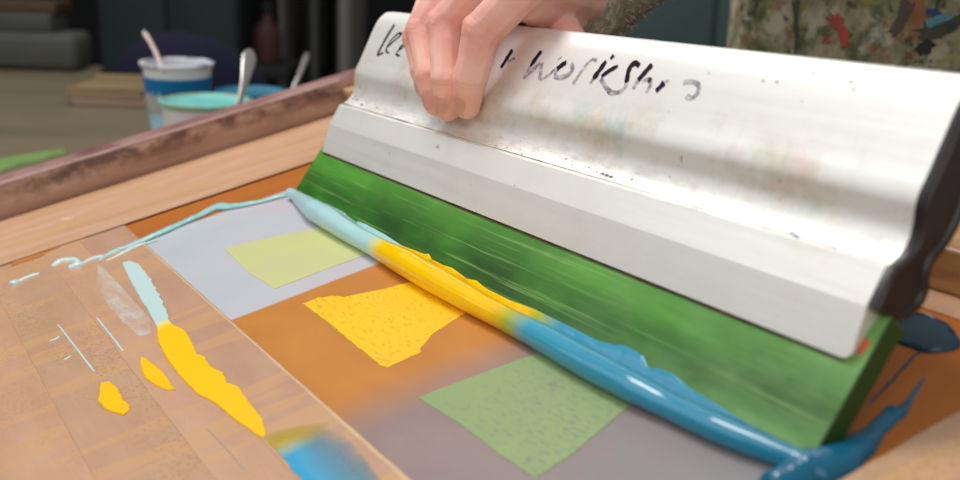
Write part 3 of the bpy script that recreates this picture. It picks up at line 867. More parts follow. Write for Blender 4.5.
hand_me = remeshed(hb, 0.0011, 3, 0.5)
# the rest of the body, joined on under the sleeve
bb = bmesh.new()
def bl_(a, b, ra, rb, st=0.02): balls(bb, Vector(a), Vector(b), ra, rb, st, 2)
bl_(wrist.lerp(elbow, 0.4), elbow, .030, .038); bl_(elbow, shoulder, .040, .052)
ls = Vector((0.60, 1.10, 1.42)); le = Vector((0.66, 1.10, 1.13)); lw = Vector((0.66, 0.98, 0.93))
bl_(ls, le, .052, .040); bl_(le, lw, .038, .024); bl_(lw, lw + Vector((0, -.05, -.07)), .024, .03)
for k in range(4):
    a = lw + Vector((-.02 + .013 * k, -.055, -.085)); balls(bb, a, a + Vector((0, -.005, -.055)), .009, .007, .004, 2); balls(bb, a + Vector((0, -.005, -.055)), a + Vector((0, .012, -.08)), .0075, .006, .004, 2)
balls(bb, lw + Vector((-.02, -.02, -.03)), lw + Vector((-.045, -.05, -.09)), .011, .008, .004, 2)
for z, a, b in ((0.93, .165, .115), (1.0, .165, .112), (1.08, .158, .108), (1.16, .162, .11), (1.25, .172, .115), (1.34, .175, .112), (1.42, .150, .09)):
    for s in (-1, -.5, 0, .5, 1):
        bmesh.ops.create_icosphere(bb, subdivisions=3, radius=b, matrix=Matrix.Translation(Vector((TX + s * (a - b), TY + .01, z))))
bl_((TX, TY + .01, 1.45), (TX, TY - .005, 1.56), .058, .052)
bmesh.ops.create_icosphere(bb, subdivisions=3, radius=1, matrix=Matrix.Translation((TX, TY - .02, 1.655)) @ Matrix.Diagonal((.074, .095, .115, 1)))
bl_((TX, TY - .10, 1.67), (TX, TY - .125, 1.63), .009, .014, .004)
for s in (-1, 1):
    bmesh.ops.create_icosphere(bb, subdivisions=2, radius=1, matrix=Matrix.Translation((TX + s * .076, TY - .01, 1.65)) @ Matrix.Diagonal((.008, .02, .032, 1)))
    bl_((TX + s * .085, TY + .01, .93), (TX + s * .10, TY + .01, .50), .085, .058); bl_((TX + s * .10, TY + .01, .50), (TX + s * .105, TY + .03, .09), .056, .038)
    bl_((TX + s * .105, TY + .03, .05), (TX + s * .115, TY - .14, .035), .04, .034)
body_me = remeshed(bb, 0.0085, 2, 0.5)
bm = bmesh.new(); bm.from_mesh(hand_me); bm.from_mesh(body_me)
for v in bm.verts: v.co -= po
body = finish('body', bm, SKIN, PER, angle=180)
# warmth of the skin: redder over the knuckles, yellower at the pressed fingertips
me = body.data
fl = me.attributes.new('flush', 'FLOAT', 'POINT'); tp = me.attributes.new('tip', 'FLOAT', 'POINT'); cr = me.attributes.new('crease', 'FLOAT', 'POINT')
pips = [(js[1], RAD[k][1]) for k, js in JT.items()]; dips = [(js[2], js[3], RAD[k][2]) for k, js in JT.items()]
lo = min(j.z for js in JT.values() for j in js) - 0.03; hi = wrist.z + 0.06
fv = [0.25] * len(me.vertices); tv = [0.0] * len(me.vertices); cv = [0.0] * len(me.vertices)
NV = len(me.vertices)
CO = [0.0] * (NV * 3); me.vertices.foreach_get('co', CO)
NO = [0.0] * (NV * 3); me.vertices.foreach_get('normal', NO)
for i in range(NV):
    vco = Vector(CO[3 * i:3 * i + 3]); vno = Vector(NO[3 * i:3 * i + 3])
    p = vco + po
    if (p - JT['middle'][1]).length > 0.14: continue
    f = 0.12
    for j, r in pips:
        d = (p - j).length; f = max(f, 0.95 * max(0.0, 1 - d / (r * 2.1)))
    f = max(f, 0.22 + 0.25 * noise.noise(p * 60))
    for a, b, r in dips:
        ax = (b - a).normalized(); t = (p - a).dot(ax)
        if (p - a - ax * t).length < r * 1.5:
            tv[i] = max(tv[i], 0.4 * min(1, max(0, (t - 0.012) / 0.012)))
            for off in (-0.0012, 0.0012): cv[i] = max(cv[i], math.exp(-((t - off) / 0.0009) ** 2) * 0.4)
    for (j, r), js in zip(pips, JT.values()):
        d = (p - j).length
        if d < r * 1.6:
            ax = (js[2] - js[0]).normalized(); t = (p - j).dot(ax)
            k = max(0.0, 1 - d / (r * 1.6))
            cv[i] = max(cv[i], k * 0.55 * max(0.0, noise.noise(Vector((t * 900, p.x * 60, 2))) * 1.6))
            vco += vno * (0.00035 * k * math.sin(t * 2400 + 3 * noise.noise(p * 200)))
    vco += vno * 0.0005 * noise.noise(p * 110) * (1 - min(1, tv[i] * 5))
    fv[i] = f
    CO[3 * i:3 * i + 3] = vco[:]
me.vertices.foreach_set('co', CO); me.update()
fl.data.foreach_set('value', fv); tp.data.foreach_set('value', tv); cr.data.foreach_set('value', cv)
# nails
from mathutils.bvhtree import BVHTree
BV = BVHTree.FromPolygons([v.co.copy() for v in hand_me.vertices], [tuple(p.vertices) for p in hand_me.polygons])
NAIL = simple('fingernail', (255, 200, 182), (255, 206, 190), 300, 0.35, spec=0.4, sss=0.4)
camdir = lambda p: (CAMW - p).normalized()
for k, js in JT.items():
    a, b = js[2], js[3]; ax = (b - a).normalized(); dn = UPN; dn = (WR @ UPN); dn = (dn * 0.9 + camdir(b) * 0.35); dn = (dn - ax * dn.dot(ax)).normalized(); sd = ax.cross(dn)
    r = RAD[k][3]; bm = bmesh.new(); g = []
    for i in range(9):
        t = i / 8; row = []
        for j in range(9):
            an = (j / 8 - 0.5) * 1.7 * (0.72 + 0.28 * math.sin(math.pi * min(1, 0.15 + t * 0.75)))
            rr = interp([(0, RAD[k][2] * 0.97), (0.75, r * 1.08), (1, r * 1.0)], t) + 0.0003
            e_ = (j / 4 - 1) ** 2; c0 = a.lerp(b, 0.52) + ax * (0.0122 * (t + 0.12 * e_ * (1 - t) - 0.2 * e_ * t)); dd = dn * math.cos(an) + sd * math.sin(an)
            hit = BV.ray_cast(c0 + dd * 0.03, -dd)[0]
            q = hit if hit is not None and (hit - c0).length < rr * 1.25 else c0 + dd * rr
            row.append(bm.verts.new(q + dd * 0.00045 - po))
        g.append(row)
    for i in range(8):
        for j in range(8): bm.faces.new((g[i][j], g[i][j + 1], g[i + 1][j + 1], g[i + 1][j]))
    bmesh.ops.solidify(bm, geom=bm.faces[:], thickness=0.0003)
    finish('fingernail', bm, NAIL, PER)
# face and hair (out of frame, kept simple)
EYE = simple('eye', (60, 50, 40), (230, 226, 220), 30, 0.2)
for s in (-1, 1):
    bm = bmesh.new(); bmesh.ops.create_uvsphere(bm, u_segments=12, v_segments=8, radius=.012, matrix=Matrix.Translation(Vector((TX + s * .03, TY - .102, 1.66)) - po)); finish('eye', bm, EYE, PER)
bm = bmesh.new(); tube(bm, [Vector((TX - .024 + .006 * k, TY - .108 + .003 * abs(k - 4) / 2, 1.597)) - po for k in range(9)], [.002, .004, .005, .005, .0055, .005, .005, .004, .002], 8)
finish('mouth', bm, simple('lips', (176, 92, 84), None, 50, 0.4), PER)
hbm = bmesh.new()
for k in range(90):
    a = random.uniform(0, 2 * math.pi); z = random.uniform(-0.1, 1)
    d = Vector((math.cos(a) * math.sqrt(1 - z * z), math.sin(a) * math.sqrt(1 - z * z), z))
    if d.y < -0.35 and d.z < 0.55: continue
    bmesh.ops.create_icosphere(hbm, subdivisions=2, radius=.026, matrix=Matrix.Translation(Vector((TX + d.x * .07, TY - .015 + d.y * .09, 1.665 + d.z * .105))))
hm = remeshed(hbm, 0.006, 2); bm = bmesh.new(); bm.from_mesh(hm)
for v in bm.verts: v.co -= po
finish('hair', bm, simple('brown_hair', (70, 50, 36), (44, 32, 24), 60, 0.6, stretch=(1, 1, .3)), PER)
# jumper: sleeves and body, a woolly knit
jb = bmesh.new()
def jl(a, b, ra, rb, st=0.012): balls(jb, Vector(a), Vector(b), ra, rb, st, 2)
cuff = wrist.lerp(elbow, 0.0)
jl(cuff, wrist.lerp(elbow, 0.25), .0375, .041, .006); jl(wrist.lerp(elbow, 0.25), elbow, .041, .050); jl(elbow, shoulder, .050, .066)
jl(ls, le, .066, .050); jl(le, le.lerp(lw, .9), .048, .034)
for z, a, b in ((0.97, .176, .124), (1.08, .168, .118), (1.16, .172, .12), (1.25, .182, .125), (1.34, .185, .122), (1.42, .155, .10)):
    for s in (-1, -.5, 0, .5, 1): bmesh.ops.create_icosphere(jb, subdivisions=3, radius=b, matrix=Matrix.Translation(Vector((TX + s * (a - b), TY + .01, z))))
jl((TX, TY + .01, 1.44), (TX, TY, 1.50), .07, .062)
jm = remeshed(jb, 0.0045, 3)
bm = bmesh.new(); bm.from_mesh(jm); bm.normal_update()
for v in bm.verts:
    nn = noise.noise(v.co * 260) + 0.6 * noise.noise(v.co * 520); v.co = v.co + v.normal * 0.0016 * nn - po
def m_wool():
    t = NT('grey_brown_wool')
    f = t.noise(190, detail=5, rough=0.7); g = t.noise(40, detail=3)
    c = t.mix(t.mask(g, 0.4, 0.65), t.ramp(f, [(0.3, (112, 103, 86)), (0.52, (172, 160, 138)), (0.7, (226, 216, 196))]), (146, 134, 112))
    return t.done(c, 0.95, bump=f, bstr=0.9, bdist=0.003, spec=0.1)
finish('jumper', bm, m_wool(), PER, angle=180)
# loose wool fibres at the cuff
bm = bmesh.new()
ax = (elbow - wrist).normalized(); u1 = ax.orthogonal().normalized(); u2 = ax.cross(u1)
for k in range(420):
    t = random.uniform(0.0, 0.35); a = random.uniform(0, 2 * math.pi); r = .0375 + .010 * t
    d = u1 * math.cos(a) + u2 * math.sin(a); p = cuff.lerp(elbow, t) + d * r
    q = p + (d + Vector((random.uniform(-1, 1), random.uniform(-1, 1), random.uniform(-1, 1))) * 0.9).normalized() * random.uniform(.002, .006)
    tube(bm, [p - po, (p + q) / 2 + d * .0008 - po, q - po], [.0005, .0004, .0002], 4)
fz = finish('wool_fuzz', bm, simple('wool_fibre', (170, 160, 140), (140, 130, 110), 60, 0.9), PER); fz['kind'] = 'stuff'
# apron
def apr(th_, z):
    a = .205 + 0.02 * max(0, (1.0 - z)); b = .142 + 0.03 * max(0, (1.0 - z))
    x = math.sin(th_); y = -math.cos(th_)
    fold = 0.006 * math.sin(th_ * 7 + z * 5) + 0.004 * noise.noise(Vector((th_ * 3, z * 6, 1)))
    return Vector((TX + (a + fold) * math.copysign(abs(x) ** 0.8, x), TY + .005 + (b + fold) * math.copysign(abs(y) ** 0.7, y), z))
bm = bmesh.new(); g = []
for i in range(61):
    z = 0.45 + 0.85 * i / 60; row = []
    lim = 1.62 if z < 1.08 else interp([(1.08, 1.62), (1.20, 0.95), (1.30, 0.62)], z)
    for j in range(49): row.append(bm.verts.new(apr(-lim + 2 * lim * j / 48, z) - po))
    g.append(row)
for i in range(60):
    for j in range(48): bm.faces.new((g[i][j], g[i][j + 1], g[i + 1][j + 1], g[i + 1][j]))
bmesh.ops.solidify(bm, geom=bm.faces[:], thickness=0.003)
finish('apron', bm, m_apron(), PER, angle=60)
bm = bmesh.new()
for s in (-1, 1): tube(bm, subdiv_path([apr(s * .55, 1.295) - po, Vector((TX + s * .085, TY - .09, 1.40)) - po, Vector((TX + s * .07, TY - .03, 1.50)) - po, Vector((TX + s * .03, TY + .075, 1.50)) - po], 6), .006, 8)
finish('neck_strap', bm, simple('strap_cloth', (60, 56, 46), None, 90, 0.8), PER)
def on_apron(u, v):
    d = (WR @ ray(u, v))
    best = None
    for i in range(-60, 61):
        th_ = i * 1.6 / 60
        p = apr(th_, 1.0)
        e = abs(CAMW.x + d.x / d.y * (p.y - CAMW.y) - p.x)
        if best is None or e < best[0]: best = (e, th_, p.y)
    t = (best[2] - CAMW.y) / d.y
    return best[1], CAMW.z + d.z * t
def cloth_mark(name, pix, mat):
    bm = bmesh.new(); P = [on_apron(*q) for q in pix]
    c = (sum(p[0] for p in P) / len(P), sum(p[1] for p in P) / len(P))
    rings = []
    n = len(P) * 4
    for s in (1.0, 0.66, 0.33):
        ring = []
        for i in range(n):
            a = P[i // 4]; b = P[(i // 4 + 1) % len(P)]; t = (i % 4) / 4
            th_ = a[0] + (b[0] - a[0]) * t; z = a[1] + (b[1] - a[1]) * t
            w = 1 + 0.55 * noise.noise(Vector((th_ * 55, z * 260, 2)))
            th_ = c[0] + (th_ - c[0]) * s * w; z = c[1] + (z - c[1]) * s * w
            p = apr(th_, z); o = Vector((p.x - TX, p.y - TY, 0)).normalized()
            ring.append(bm.verts.new(p + o * 0.0022 - po))
        rings.append(ring)
    for a, b in zip(rings, rings[1:]):
        for k in range(n): bm.faces.new((a[k], a[(k + 1) % n], b[(k + 1) % n], b[k]))
    bm.faces.new(rings[-1])
    finish(name, bm, mat, PER)
cloth_mark('apron_mark', [(833, 13), (840, 15), (846, 20), (850, 30), (850, 46), (843, 42), (838, 32), (830, 22), (826, 17)], simple('red_paint', (180, 62, 50), (136, 84, 60), 60, 0.7))
cloth_mark('apron_mark', [(824, 36), (830, 36), (831, 42), (825, 43)], simple('rose_paint', (186, 80, 74), (150, 70, 60), 60, 0.6))
cloth_mark('apron_mark', [(904, 0), (914, 0), (911, 14), (906, 26), (899, 36), (893, 30), (897, 16)], simple('brown_strap', (86, 70, 58), (70, 56, 46), 60, 0.7))  # brown strap piece, drawn as a patch on the apron
cloth_mark('apron_mark', [(886, -2), (891, -2), (894, 10), (890, 14)], simple('dark_strap', (60, 52, 46), None, 60, 0.7))  # second strap piece, a smaller dark patch
cloth_mark('apron_mark', [(928, 8), (936, 9), (941, 14), (934, 17), (928, 13)], simple('blue_paint', (42, 52, 110), None, 60, 0.6))
cloth_mark('apron_mark', [(924, 20), (934, 16), (950, 14), (952, 18), (936, 26), (922, 27)], simple('teal_paint', (60, 120, 140), (90, 130, 120), 60, 0.6))
cloth_mark('apron_mark', [(921, 30), (940, 24), (965, 12), (965, 26), (945, 34), (928, 40)], simple('black_diagonal', (40, 42, 34), (66, 64, 48), 60, 0.7))  # dark diagonal patch across the apron
cloth_mark('apron_mark', [(924, 42), (932, 38), (934, 46), (928, 54), (920, 54), (918, 48)], simple('near_black_paint', (34, 30, 28), None, 60, 0.7))
cloth_mark('apron_mark', [(796, 0), (801, 0), (800, 14), (799, 50), (795, 52), (796, 20)], simple('fold_shade', (74, 74, 62), (54, 56, 48), 60, 0.7))  # shade of an apron fold, drawn as a dark strip
# trousers and shoes
tb = bmesh.new()
for s in (-1, 1):
    balls(tb, (TX + s * .085, TY + .01, .96), (TX + s * .10, TY + .01, .50), .094, .068, .02); balls(tb, (TX + s * .10, TY + .01, .50), (TX + s * .105, TY + .03, .12), .066, .056, .02)
bmesh.ops.create_icosphere(tb, subdivisions=3, radius=.125, matrix=Matrix.Translation((TX, TY + .01, .95)))
tm = remeshed(tb, 0.009, 2); bm = bmesh.new(); bm.from_mesh(tm)
for v in bm.verts: v.co -= po
finish('trousers', bm, simple('dark_denim', (44, 48, 60), (34, 36, 46), 80, 0.85), PER, angle=180)
for s in (-1, 1):
    sb = bmesh.new(); balls(sb, (TX + s * .105, TY + .04, .05), (TX + s * .118, TY - .17, .042), .049, .042, .01)
    sm = remeshed(sb, 0.006, 2); bm = bmesh.new(); bm.from_mesh(sm)
    for v in bm.verts: v.co -= po; v.co.z = max(v.co.z, 0.002)
    finish('shoe', bm, simple('shoe_leather', (30, 26, 24), None, 40, 0.5), PER, angle=180)

# ================================================================== BENCH AND TUBS
bx0, bx1, by0, by1 = -1.9, -0.10, 0.55, 2.16
BO = Vector((-1.0, 1.36, 0))
BEN = root('workbench', 'wide dull beige workbench carrying the ink tubs and screen', 'bench', BO, 'W')
bm = bmesh.new()
pl = [(bx0, by0), (bx1, by0), (bx1, 1.80), (-.50, 1.80), (-.67, 1.95), (-.72, by1), (bx0, by1)]
lo_ = [bm.verts.new((x - BO.x, y - BO.y, BENCH - .04)) for x, y in pl]; hi_ = [bm.verts.new((x - BO.x, y - BO.y, BENCH)) for x, y in pl]
bm.faces.new(lo_[::-1]); bm.faces.new(hi_)
for k in range(7): bm.faces.new((lo_[k], lo_[(k + 1) % 7], hi_[(k + 1) % 7], hi_[k]))
bmesh.ops.bevel(bm, geom=bm.edges[:], offset=.003, segments=2, affect='EDGES')
finish('worktop', bm, simple('worn_beige_top', (128, 115, 90), (104, 95, 75), 5, 0.5, stretch=(0.5, 2, 1), bstr=0.05), BEN)
for x, y in ((bx0 + .06, by0 + .06), (bx1 - .06, by0 + .06), (bx1 - .06, 1.74), (bx0 + .06, by1 - .06)):
    if True:
        bm = bmesh.new(); box(bm, x - .03 - BO.x, x + .03 - BO.x, y - .03 - BO.y, y + .03 - BO.y, 0, BENCH - .04, .003); finish('leg', bm, simple('bench_leg', (80, 74, 62), None, 20, 0.6), BEN)

def tub(u, v, d, r, taper, label, body_mat, inside, fill, ink_mat, rim_mat, lip=.0025):
    p = wdep(u, v, d); h = p.z - BENCH
    o = Vector((p.x, p.y, BENCH)); e = root('ink_tub', label, 'tub', o, 'W')
    rb = r * taper
    bm = bmesh.new()
    lathe(bm, [(0, .001), (rb - .003, 0.0), (rb, .002), (r - .001, h - .006), (r - .001, h - .001), (r - .0022, h - .001), (rb - .0014, .004), (0, .004)], 48)
    finish('body', bm, body_mat, e)
    bm = bmesh.new()
    lathe(bm, [(r - .0018, h - .001), (r - .001, h + .0008), (r + lip, h + .0004), (r + lip + .0004, h - .002), (r + lip - .0006, h - .0045), (r - .0012, h - .004), (r - .0018, h - .001)], 48)
    finish('rim', bm, rim_mat, e)
    bm = bmesh.new(); zf = h * fill; rf = rb + (r - rb) * fill - .0012
    lathe(bm, [(0, zf - .002), (rf * .6, zf - .001), (rf - .004, zf), (rf, zf + .003), (rb - .003, .008), (0, .008)], 40)
    finish('ink', bm, ink_mat, e)
    return o, h
WHT = simple('white_plastic', (226, 226, 222), (206, 206, 200), 10, 0.4, bstr=0.02)
def m_smeared(c0, c1):
    t = NT('smeared_rim'); f = t.noise(30, detail=3)
    return t.done(t.ramp(f, [(0.44, c0), (0.54, c1)]), 0.35)
LAB = NT('pale_blue_plastic'); LAB = LAB.done(LAB.ramp(LAB.mask(LAB.axis('Z'), 0.0, .12), [(0, (140, 196, 220)), (0.45, (168, 212, 228)), (0.62, (222, 226, 228)), (1, (232, 232, 230))]), 0.35)
o1, h1 = tub(177, 62, 1.40, .0420, .74, 'tall white and blue printed tub holding a pale stick', LAB, WHT, .80, m_ink('navy_ink', (40, 52, 110), (60, 80, 140), 0.3), m_smeared((40, 60, 120), (224, 224, 226)), .0025)
def tub_wrap(e, r, tp, h, f0, f1, a0, a1, mat, name, off=.0006, wob=0.0):
    bm = bmesh.new(); rows = []
    for i in range(5):
        row = []
        for j in range(41):
            t = j / 40; f = f0 + (f1 - f0) * i / 4
            if i in (0, 4): f += wob * noise.noise(Vector((t * 9, i, 3)))
            rr = r * tp + (r - r * tp) * f + off; an = math.radians(a0 + (a1 - a0) * t)
            row.append(bm.verts.new((rr * math.cos(an), rr * math.sin(an), h * f)))
        rows.append(row)
    for i in range(4):
        for j in range(40): bm.faces.new((rows[i][j], rows[i][j + 1], rows[i + 1][j + 1], rows[i + 1][j]))
    bmesh.ops.solidify(bm, geom=bm.faces[:], thickness=0.0003)
    return finish(name, bm, mat, e)
TUB1 = [o for o in bpy.data.objects if o.name == 'ink_tub'][0]
tub_wrap(TUB1, .042, .74, h1, .67, .86, 0, 359.9, simple('label_blue', (24, 150, 214), (30, 158, 220), 30, 0.35), 'blue_label_band')
tub_wrap(TUB1, .042, .74, h1, .58, .73, 262, 318, simple('label_violet', (70, 64, 150), (130, 66, 120), 60, 0.35), 'violet_label_emblem', .0012, .05)
tub_wrap(TUB1, .042, .74, h1, .50, .70, 205, 255, simple('label_cream', (226, 224, 218), (206, 208, 200), 60, 0.35), 'cream_label_cloud', .0012, .06)
o2, h2 = tub(206, 100, 1.29, .0500, .86, 'low white tub of mint ink with a metal spoon', WHT, WHT, .95, m_ink('mint_tub_ink', (124, 206, 198), (100, 186, 182), 0.3), m_smeared((150, 176, 140), (130, 196, 184)), .002)
BLT = simple('teal_plastic', (20, 108, 138), (14, 92, 122), 10, 0.35, bstr=0.02)
o3, h3 = tub(252, 91, 1.62, .0500, .9, 'teal blue tub behind the mint tub with a thin spoon', BLT, BLT, .93, m_ink('blue_tub_ink', (22, 110, 140), (90, 150, 170), 0.25, 18), BLT, .002)

STEEL = simple('spoon_steel', (190, 186, 180), (170, 166, 160), 20, 0.28, 0.85, bstr=0.02)
def spoon(top, bot, d_top, d_bot, wtop, wmid, mat, label, name='spoon', cat='spoon'):
    a = wdep(*top, d_top); b = wdep(*bot, d_bot)
    ax = (b - a); L = ax.length; ax.normalize()
    vd = (CAMW - a).normalized(); nr = (vd - ax * vd.dot(ax)).normalized(); nr = (nr + Vector((0.5, 0, 0.2))).normalized(); nr = (nr - ax * nr.dot(ax)).normalized(); sd = ax.cross(nr)
    oo = b.copy(); e = root(name, label, cat, oo, 'W')
    bm = bmesh.new(); rings = []
    for i in range(25):
        t = i / 24
        w = interp([(0, wtop * .35), (.05, wtop * .8), (.12, wtop), (.3, wtop * .8), (.6, wmid), (1, wmid * .8)], t)
        c = a + ax * L * t + nr * 0.004 * math.sin(t * 3.1)
        rings.append([bm.verts.new(c + sd * w * math.cos(2 * math.pi * k / 12) + nr * .0014 * math.sin(2 * math.pi * k / 12) - oo) for k in range(12)])
    for p, q in zip(rings, rings[1:]):
        for k in range(12): bm.faces.new((p[k], p[(k + 1) % 12], q[(k + 1) % 12], q[k]))
    bm.faces.new(rings[0]); bm.faces.new(rings[-1])
    finish('handle', bm, mat, e)
    if name == 'spoon':
        bm = bmesh.new()
        Mx = Matrix((sd, ax, nr)).transposed().to_4x4(); Mx.translation = ax * .012
        bmesh.ops.create_uvsphere(bm, u_segments=16, v_segments=10, radius=1, matrix=Mx @ Matrix.Diagonal((.011, .017, .003, 1)))
        finish('bowl', bm, mat, e)
spoon((143.5, 31), (164, 72), 1.41, 1.36, .0036, .0030, simple('pale_stick', (206, 186, 176), (190, 168, 158), 20, 0.5), 'pale narrow stirring stick leaning out of the tall printed tub', 'stirring_stick', 'stick')
spoon((251, 50), (235, 118), 1.32, 1.275, .0090, .0040, STEEL, 'broad-handled metal spoon standing in the mint tub')
spoon((308, 53), (288, 100), 1.66, 1.61, .0050, .0030, STEEL, 'dark thin metal spoon standing in the teal tub')

# stack of thin boards on the bench
for k, (u0, u1, v, d, th, c) in enumerate(((66, 143, 92.5, 1.72, .012, (176, 146, 122)), (70, 146, 82, 1.76, .012, (164, 138, 100)))):
    a = wz(u0, v, BENCH + .0); p0 = wdep(u0, v, d); p1 = wdep(u1, v, d)
    z = BENCH + .0125 * k
    oo = Vector(((p0.x + p1.x) / 2, 1.80, z)); bm = bmesh.new()
    w = (p1.x - p0.x) / 2
    box(bm, -w, w, -.075, .075, 0, th, .003)
    box(bm, -w, w, -.075, -.068, th, th + .004, .001); box(bm, -w, w, .068, .075, th, th + .004, .001)
    t = simple('tray_board', c, tuple(int(x * .8) for x in c), 14, 0.5, stretch=(.4, 3, 3))
    ob = finish('wooden_tray', bm, t); put(ob, oo, 'W')
    tag(ob, ('lower flat wooden tray lying directly on the bench', 'upper flat wooden tray stacked on another tray')[k], 'tray')
# green ink left on the bench beyond the far bar
P = [wz(*q, BENCH) for q in ((-20, 166), (10, 158), (40, 153), (62, 150), (66, 154), (44, 160), (20, 166), (0, 172), (-20, 176))]
oo = sum(P, Vector()) / len(P); bm = bmesh.new(); slab(bm, [p - oo for p in P], 0, .002, .004, 40, step=.008)
tag(put(finish('ink_smear', bm, m_ink('lime_ink', (134, 160, 92), (104, 140, 74), 0.5, 20)), oo, 'W'), 'lime green ink smear on the bench past the far left bar', 'ink')

# ================================================================== BACKGROUND
bm = bmesh.new(); box(bm, -3.4, 4.6, -1.2, 4.3, -.1, 0); structure(put(finish('floor', bm, simple('grey_floor', (92, 88, 82), (78, 74, 70), 3, 0.6), smooth=False), Vector(), 'W'))
bm = bmesh.new(); box(bm, -3.4, 4.6, 4.3, 4.4, 0, 2.9); structure(put(finish('wall_back', bm, simple('dark_wall', (30, 32, 32), (24, 25, 26), 3, 0.8), smooth=False), Vector(), 'W'))
bm = bmesh.new(); box(bm, -3.5, -3.4, -1.2, 4.3, 0, 2.9); structure(put(finish('wall_left', bm, simple('grey_wall', (90, 90, 88), (80, 80, 78), 3, 0.8), smooth=False), Vector(), 'W'))
def cuboid(name, label, cat, u0, u1, v0, v1, d, depth, mat, zb=None, bevel=.01, door=None):
    a = wdep(u0, v1, d); b = wdep(u1, v0, d)
    y = a.y
    zt = b.z; z0 = a.z if zb is None else zb
    oo = Vector(((a.x + b.x) / 2, y, z0)); e = root(name, label, cat, oo, 'W')
    w = (b.x - a.x) / 2
    bm = bmesh.new(); box(bm, -w, w, 0, depth, 0, zt - z0, bevel, 3); finish('body', bm, mat, e)
    if door:
        for x0, x1 in door:
            bm = bmesh.new(); box(bm, -w + 2 * w * x0 + .006, -w + 2 * w * x1 - .006, -.018, -.001, .02, zt - z0 - .02, .004); f = finish('door', bm, mat, e)
            bm = bmesh.new(); xh = -w + 2 * w * x1 - .05; tube(bm, [(xh, -.019, (zt - z0) * .5 - .06), (xh, -.045, (zt - z0) * .5 - .05), (xh, -.045, (zt - z0) * .5 + .05), (xh, -.019, (zt - z0) * .5 + .06)], .006, 8); finish('handle', bm, simple('handle_metal', (60, 60, 58), None, 20, 0.4, 0.6), f)
    return e
G1 = simple('grey_carton', (78, 78, 72), (60, 62, 58), 6, 0.7)
G2 = simple('mid_grey_carton', (70, 72, 68), (56, 58, 56), 6, 0.7)
cuboid('storage_box', 'low wide grey box on the far edge of the bench', 'box', -60, 79, 34, 66, 2.06, .09, G1, BENCH + .0005, .015)
p = wdep(0, 34, 2.06)
cuboid('storage_box', 'grey box stacked on the wide grey box', 'box', -60, 53, 14, 34, 2.06, .09, G2, p.z + .0005, .008)
p = wdep(0, 14, 2.06)
cuboid('wooden_board', 'brown wooden board lying on top of the grey boxes', 'board', -60, 56, 3, 14, 2.06, .09, simple('brown_board', (78, 52, 26), (60, 40, 20), 8, 0.6, stretch=(.4, 3, 3)), p.z + .0005, .004)
TEALP = simple('dark_teal_paint', (46, 60, 58), (38, 52, 52), 3, 0.7)
cuboid('cupboard', 'dark teal cupboard behind the navy chair', 'cupboard', 116, 262, -90, 330, 3.55, .4, TEALP, 0.0, .006, ((0, .5), (.5, 1)))
cuboid('cupboard', 'dark teal cupboard seen between the sleeve and the apron', 'cupboard', 600, 830, -120, 36, 3.2, .4, simple('teal_green_paint', (74, 100, 96), (66, 90, 88), 3, 0.5), 0.0, .006, ((0, .5), (.5, 1)))
for u0, u1, lb, c in ((284, 303, 'narrow grey metal locker beside the red bottle', (144, 141, 132)), (312, 334, 'narrow dark grey locker, middle of the three lockers', (105, 105, 99)), (337, 366, 'narrow grey locker behind the left end of the squeegee', (138, 135, 126))):
    cuboid('locker', lb, 'locker', u0, u1, -110, 330, 3.5, .4, simple('locker_grey', c, None, 4, 0.6), 0.0, .008, ((0, 1),))
# navy chair: rounded back, seat, column, five-star base
co = wdep(180, 100, 2.11); co = Vector((co.x, co.y, 0))
CH = root('office_chair', 'navy chair with a wide rounded back behind the tubs', 'chair', co, 'W')
NAVY = simple('navy_fabric', (26, 22, 54), (20, 18, 46), 80, 0.9)
top = wdep(182, 30, 2.08).z; hw = (wdep(268, 60, 2.08).x - wdep(88, 60, 2.08).x) / 2
bm = bmesh.new(); rings = []
for i in range(21):
    t = i / 20; z = 0.52 + (top - 0.52) * t
    w = hw * (0.82 + .18 * math.sin(math.pi * min(1, t * 1.0) * .9)) * (1 - max(0, (t - .45) / .55) ** 2.6) ** 0.55 if t < 1 else .001
    th_ = .035 * (1 - max(0, (t - .8) / .2) ** 2 * .8)
    rings.append([bm.verts.new((w * math.cos(2 * math.pi * k / 32), th_ * math.copysign(abs(math.sin(2 * math.pi * k / 32)) ** .6, math.sin(2 * math.pi * k / 32)) + .08 * (w * math.cos(2 * math.pi * k / 32) / hw) ** 2, z)) for k in range(32)])
for a, b in zip(rings, rings[1:]):
    for k in range(32): bm.faces.new((a[k], a[(k + 1) % 32], b[(k + 1) % 32], b[k]))
bm.faces.new(rings[0]); bm.faces.new(rings[-1]); finish('backrest', bm, NAVY, CH)
bm = bmesh.new(); lathe(bm, [(0, .42), (.20, .42), (.235, .44), (.24, .47), (.22, .495), (.15, .505), (0, .505)], 40, Matrix.Translation((0, .24, 0))); finish('seat', bm, NAVY, CH)
BLK = simple('black_plastic', (26, 26, 28), None, 20, 0.5)
bm = bmesh.new(); tube(bm, [(0, .24, .07), (0, .24, .42)], .025, 14); finish('column', bm, BLK, CH)
bm = bmesh.new(); tube(bm, [(0, .15, .41), (0, .0, .42), (0, -.0, .56)], .018, 10); finish('back_support', bm, BLK, CH)
for k in range(5):
    a = 2 * math.pi * k / 5
    bm = bmesh.new(); tube(bm, [(0, .24, .085), (.26 * math.cos(a), .24 + .26 * math.sin(a), .055)], [.026, .016], 8); l = finish('leg', bm, BLK, CH)
    bm = bmesh.new(); bmesh.ops.create_uvsphere(bm, u_segments=14, v_segments=8, radius=.028, matrix=Matrix.Translation((.26 * math.cos(a), .24 + .26 * math.sin(a), .028))); finish('castor', bm, BLK, l)
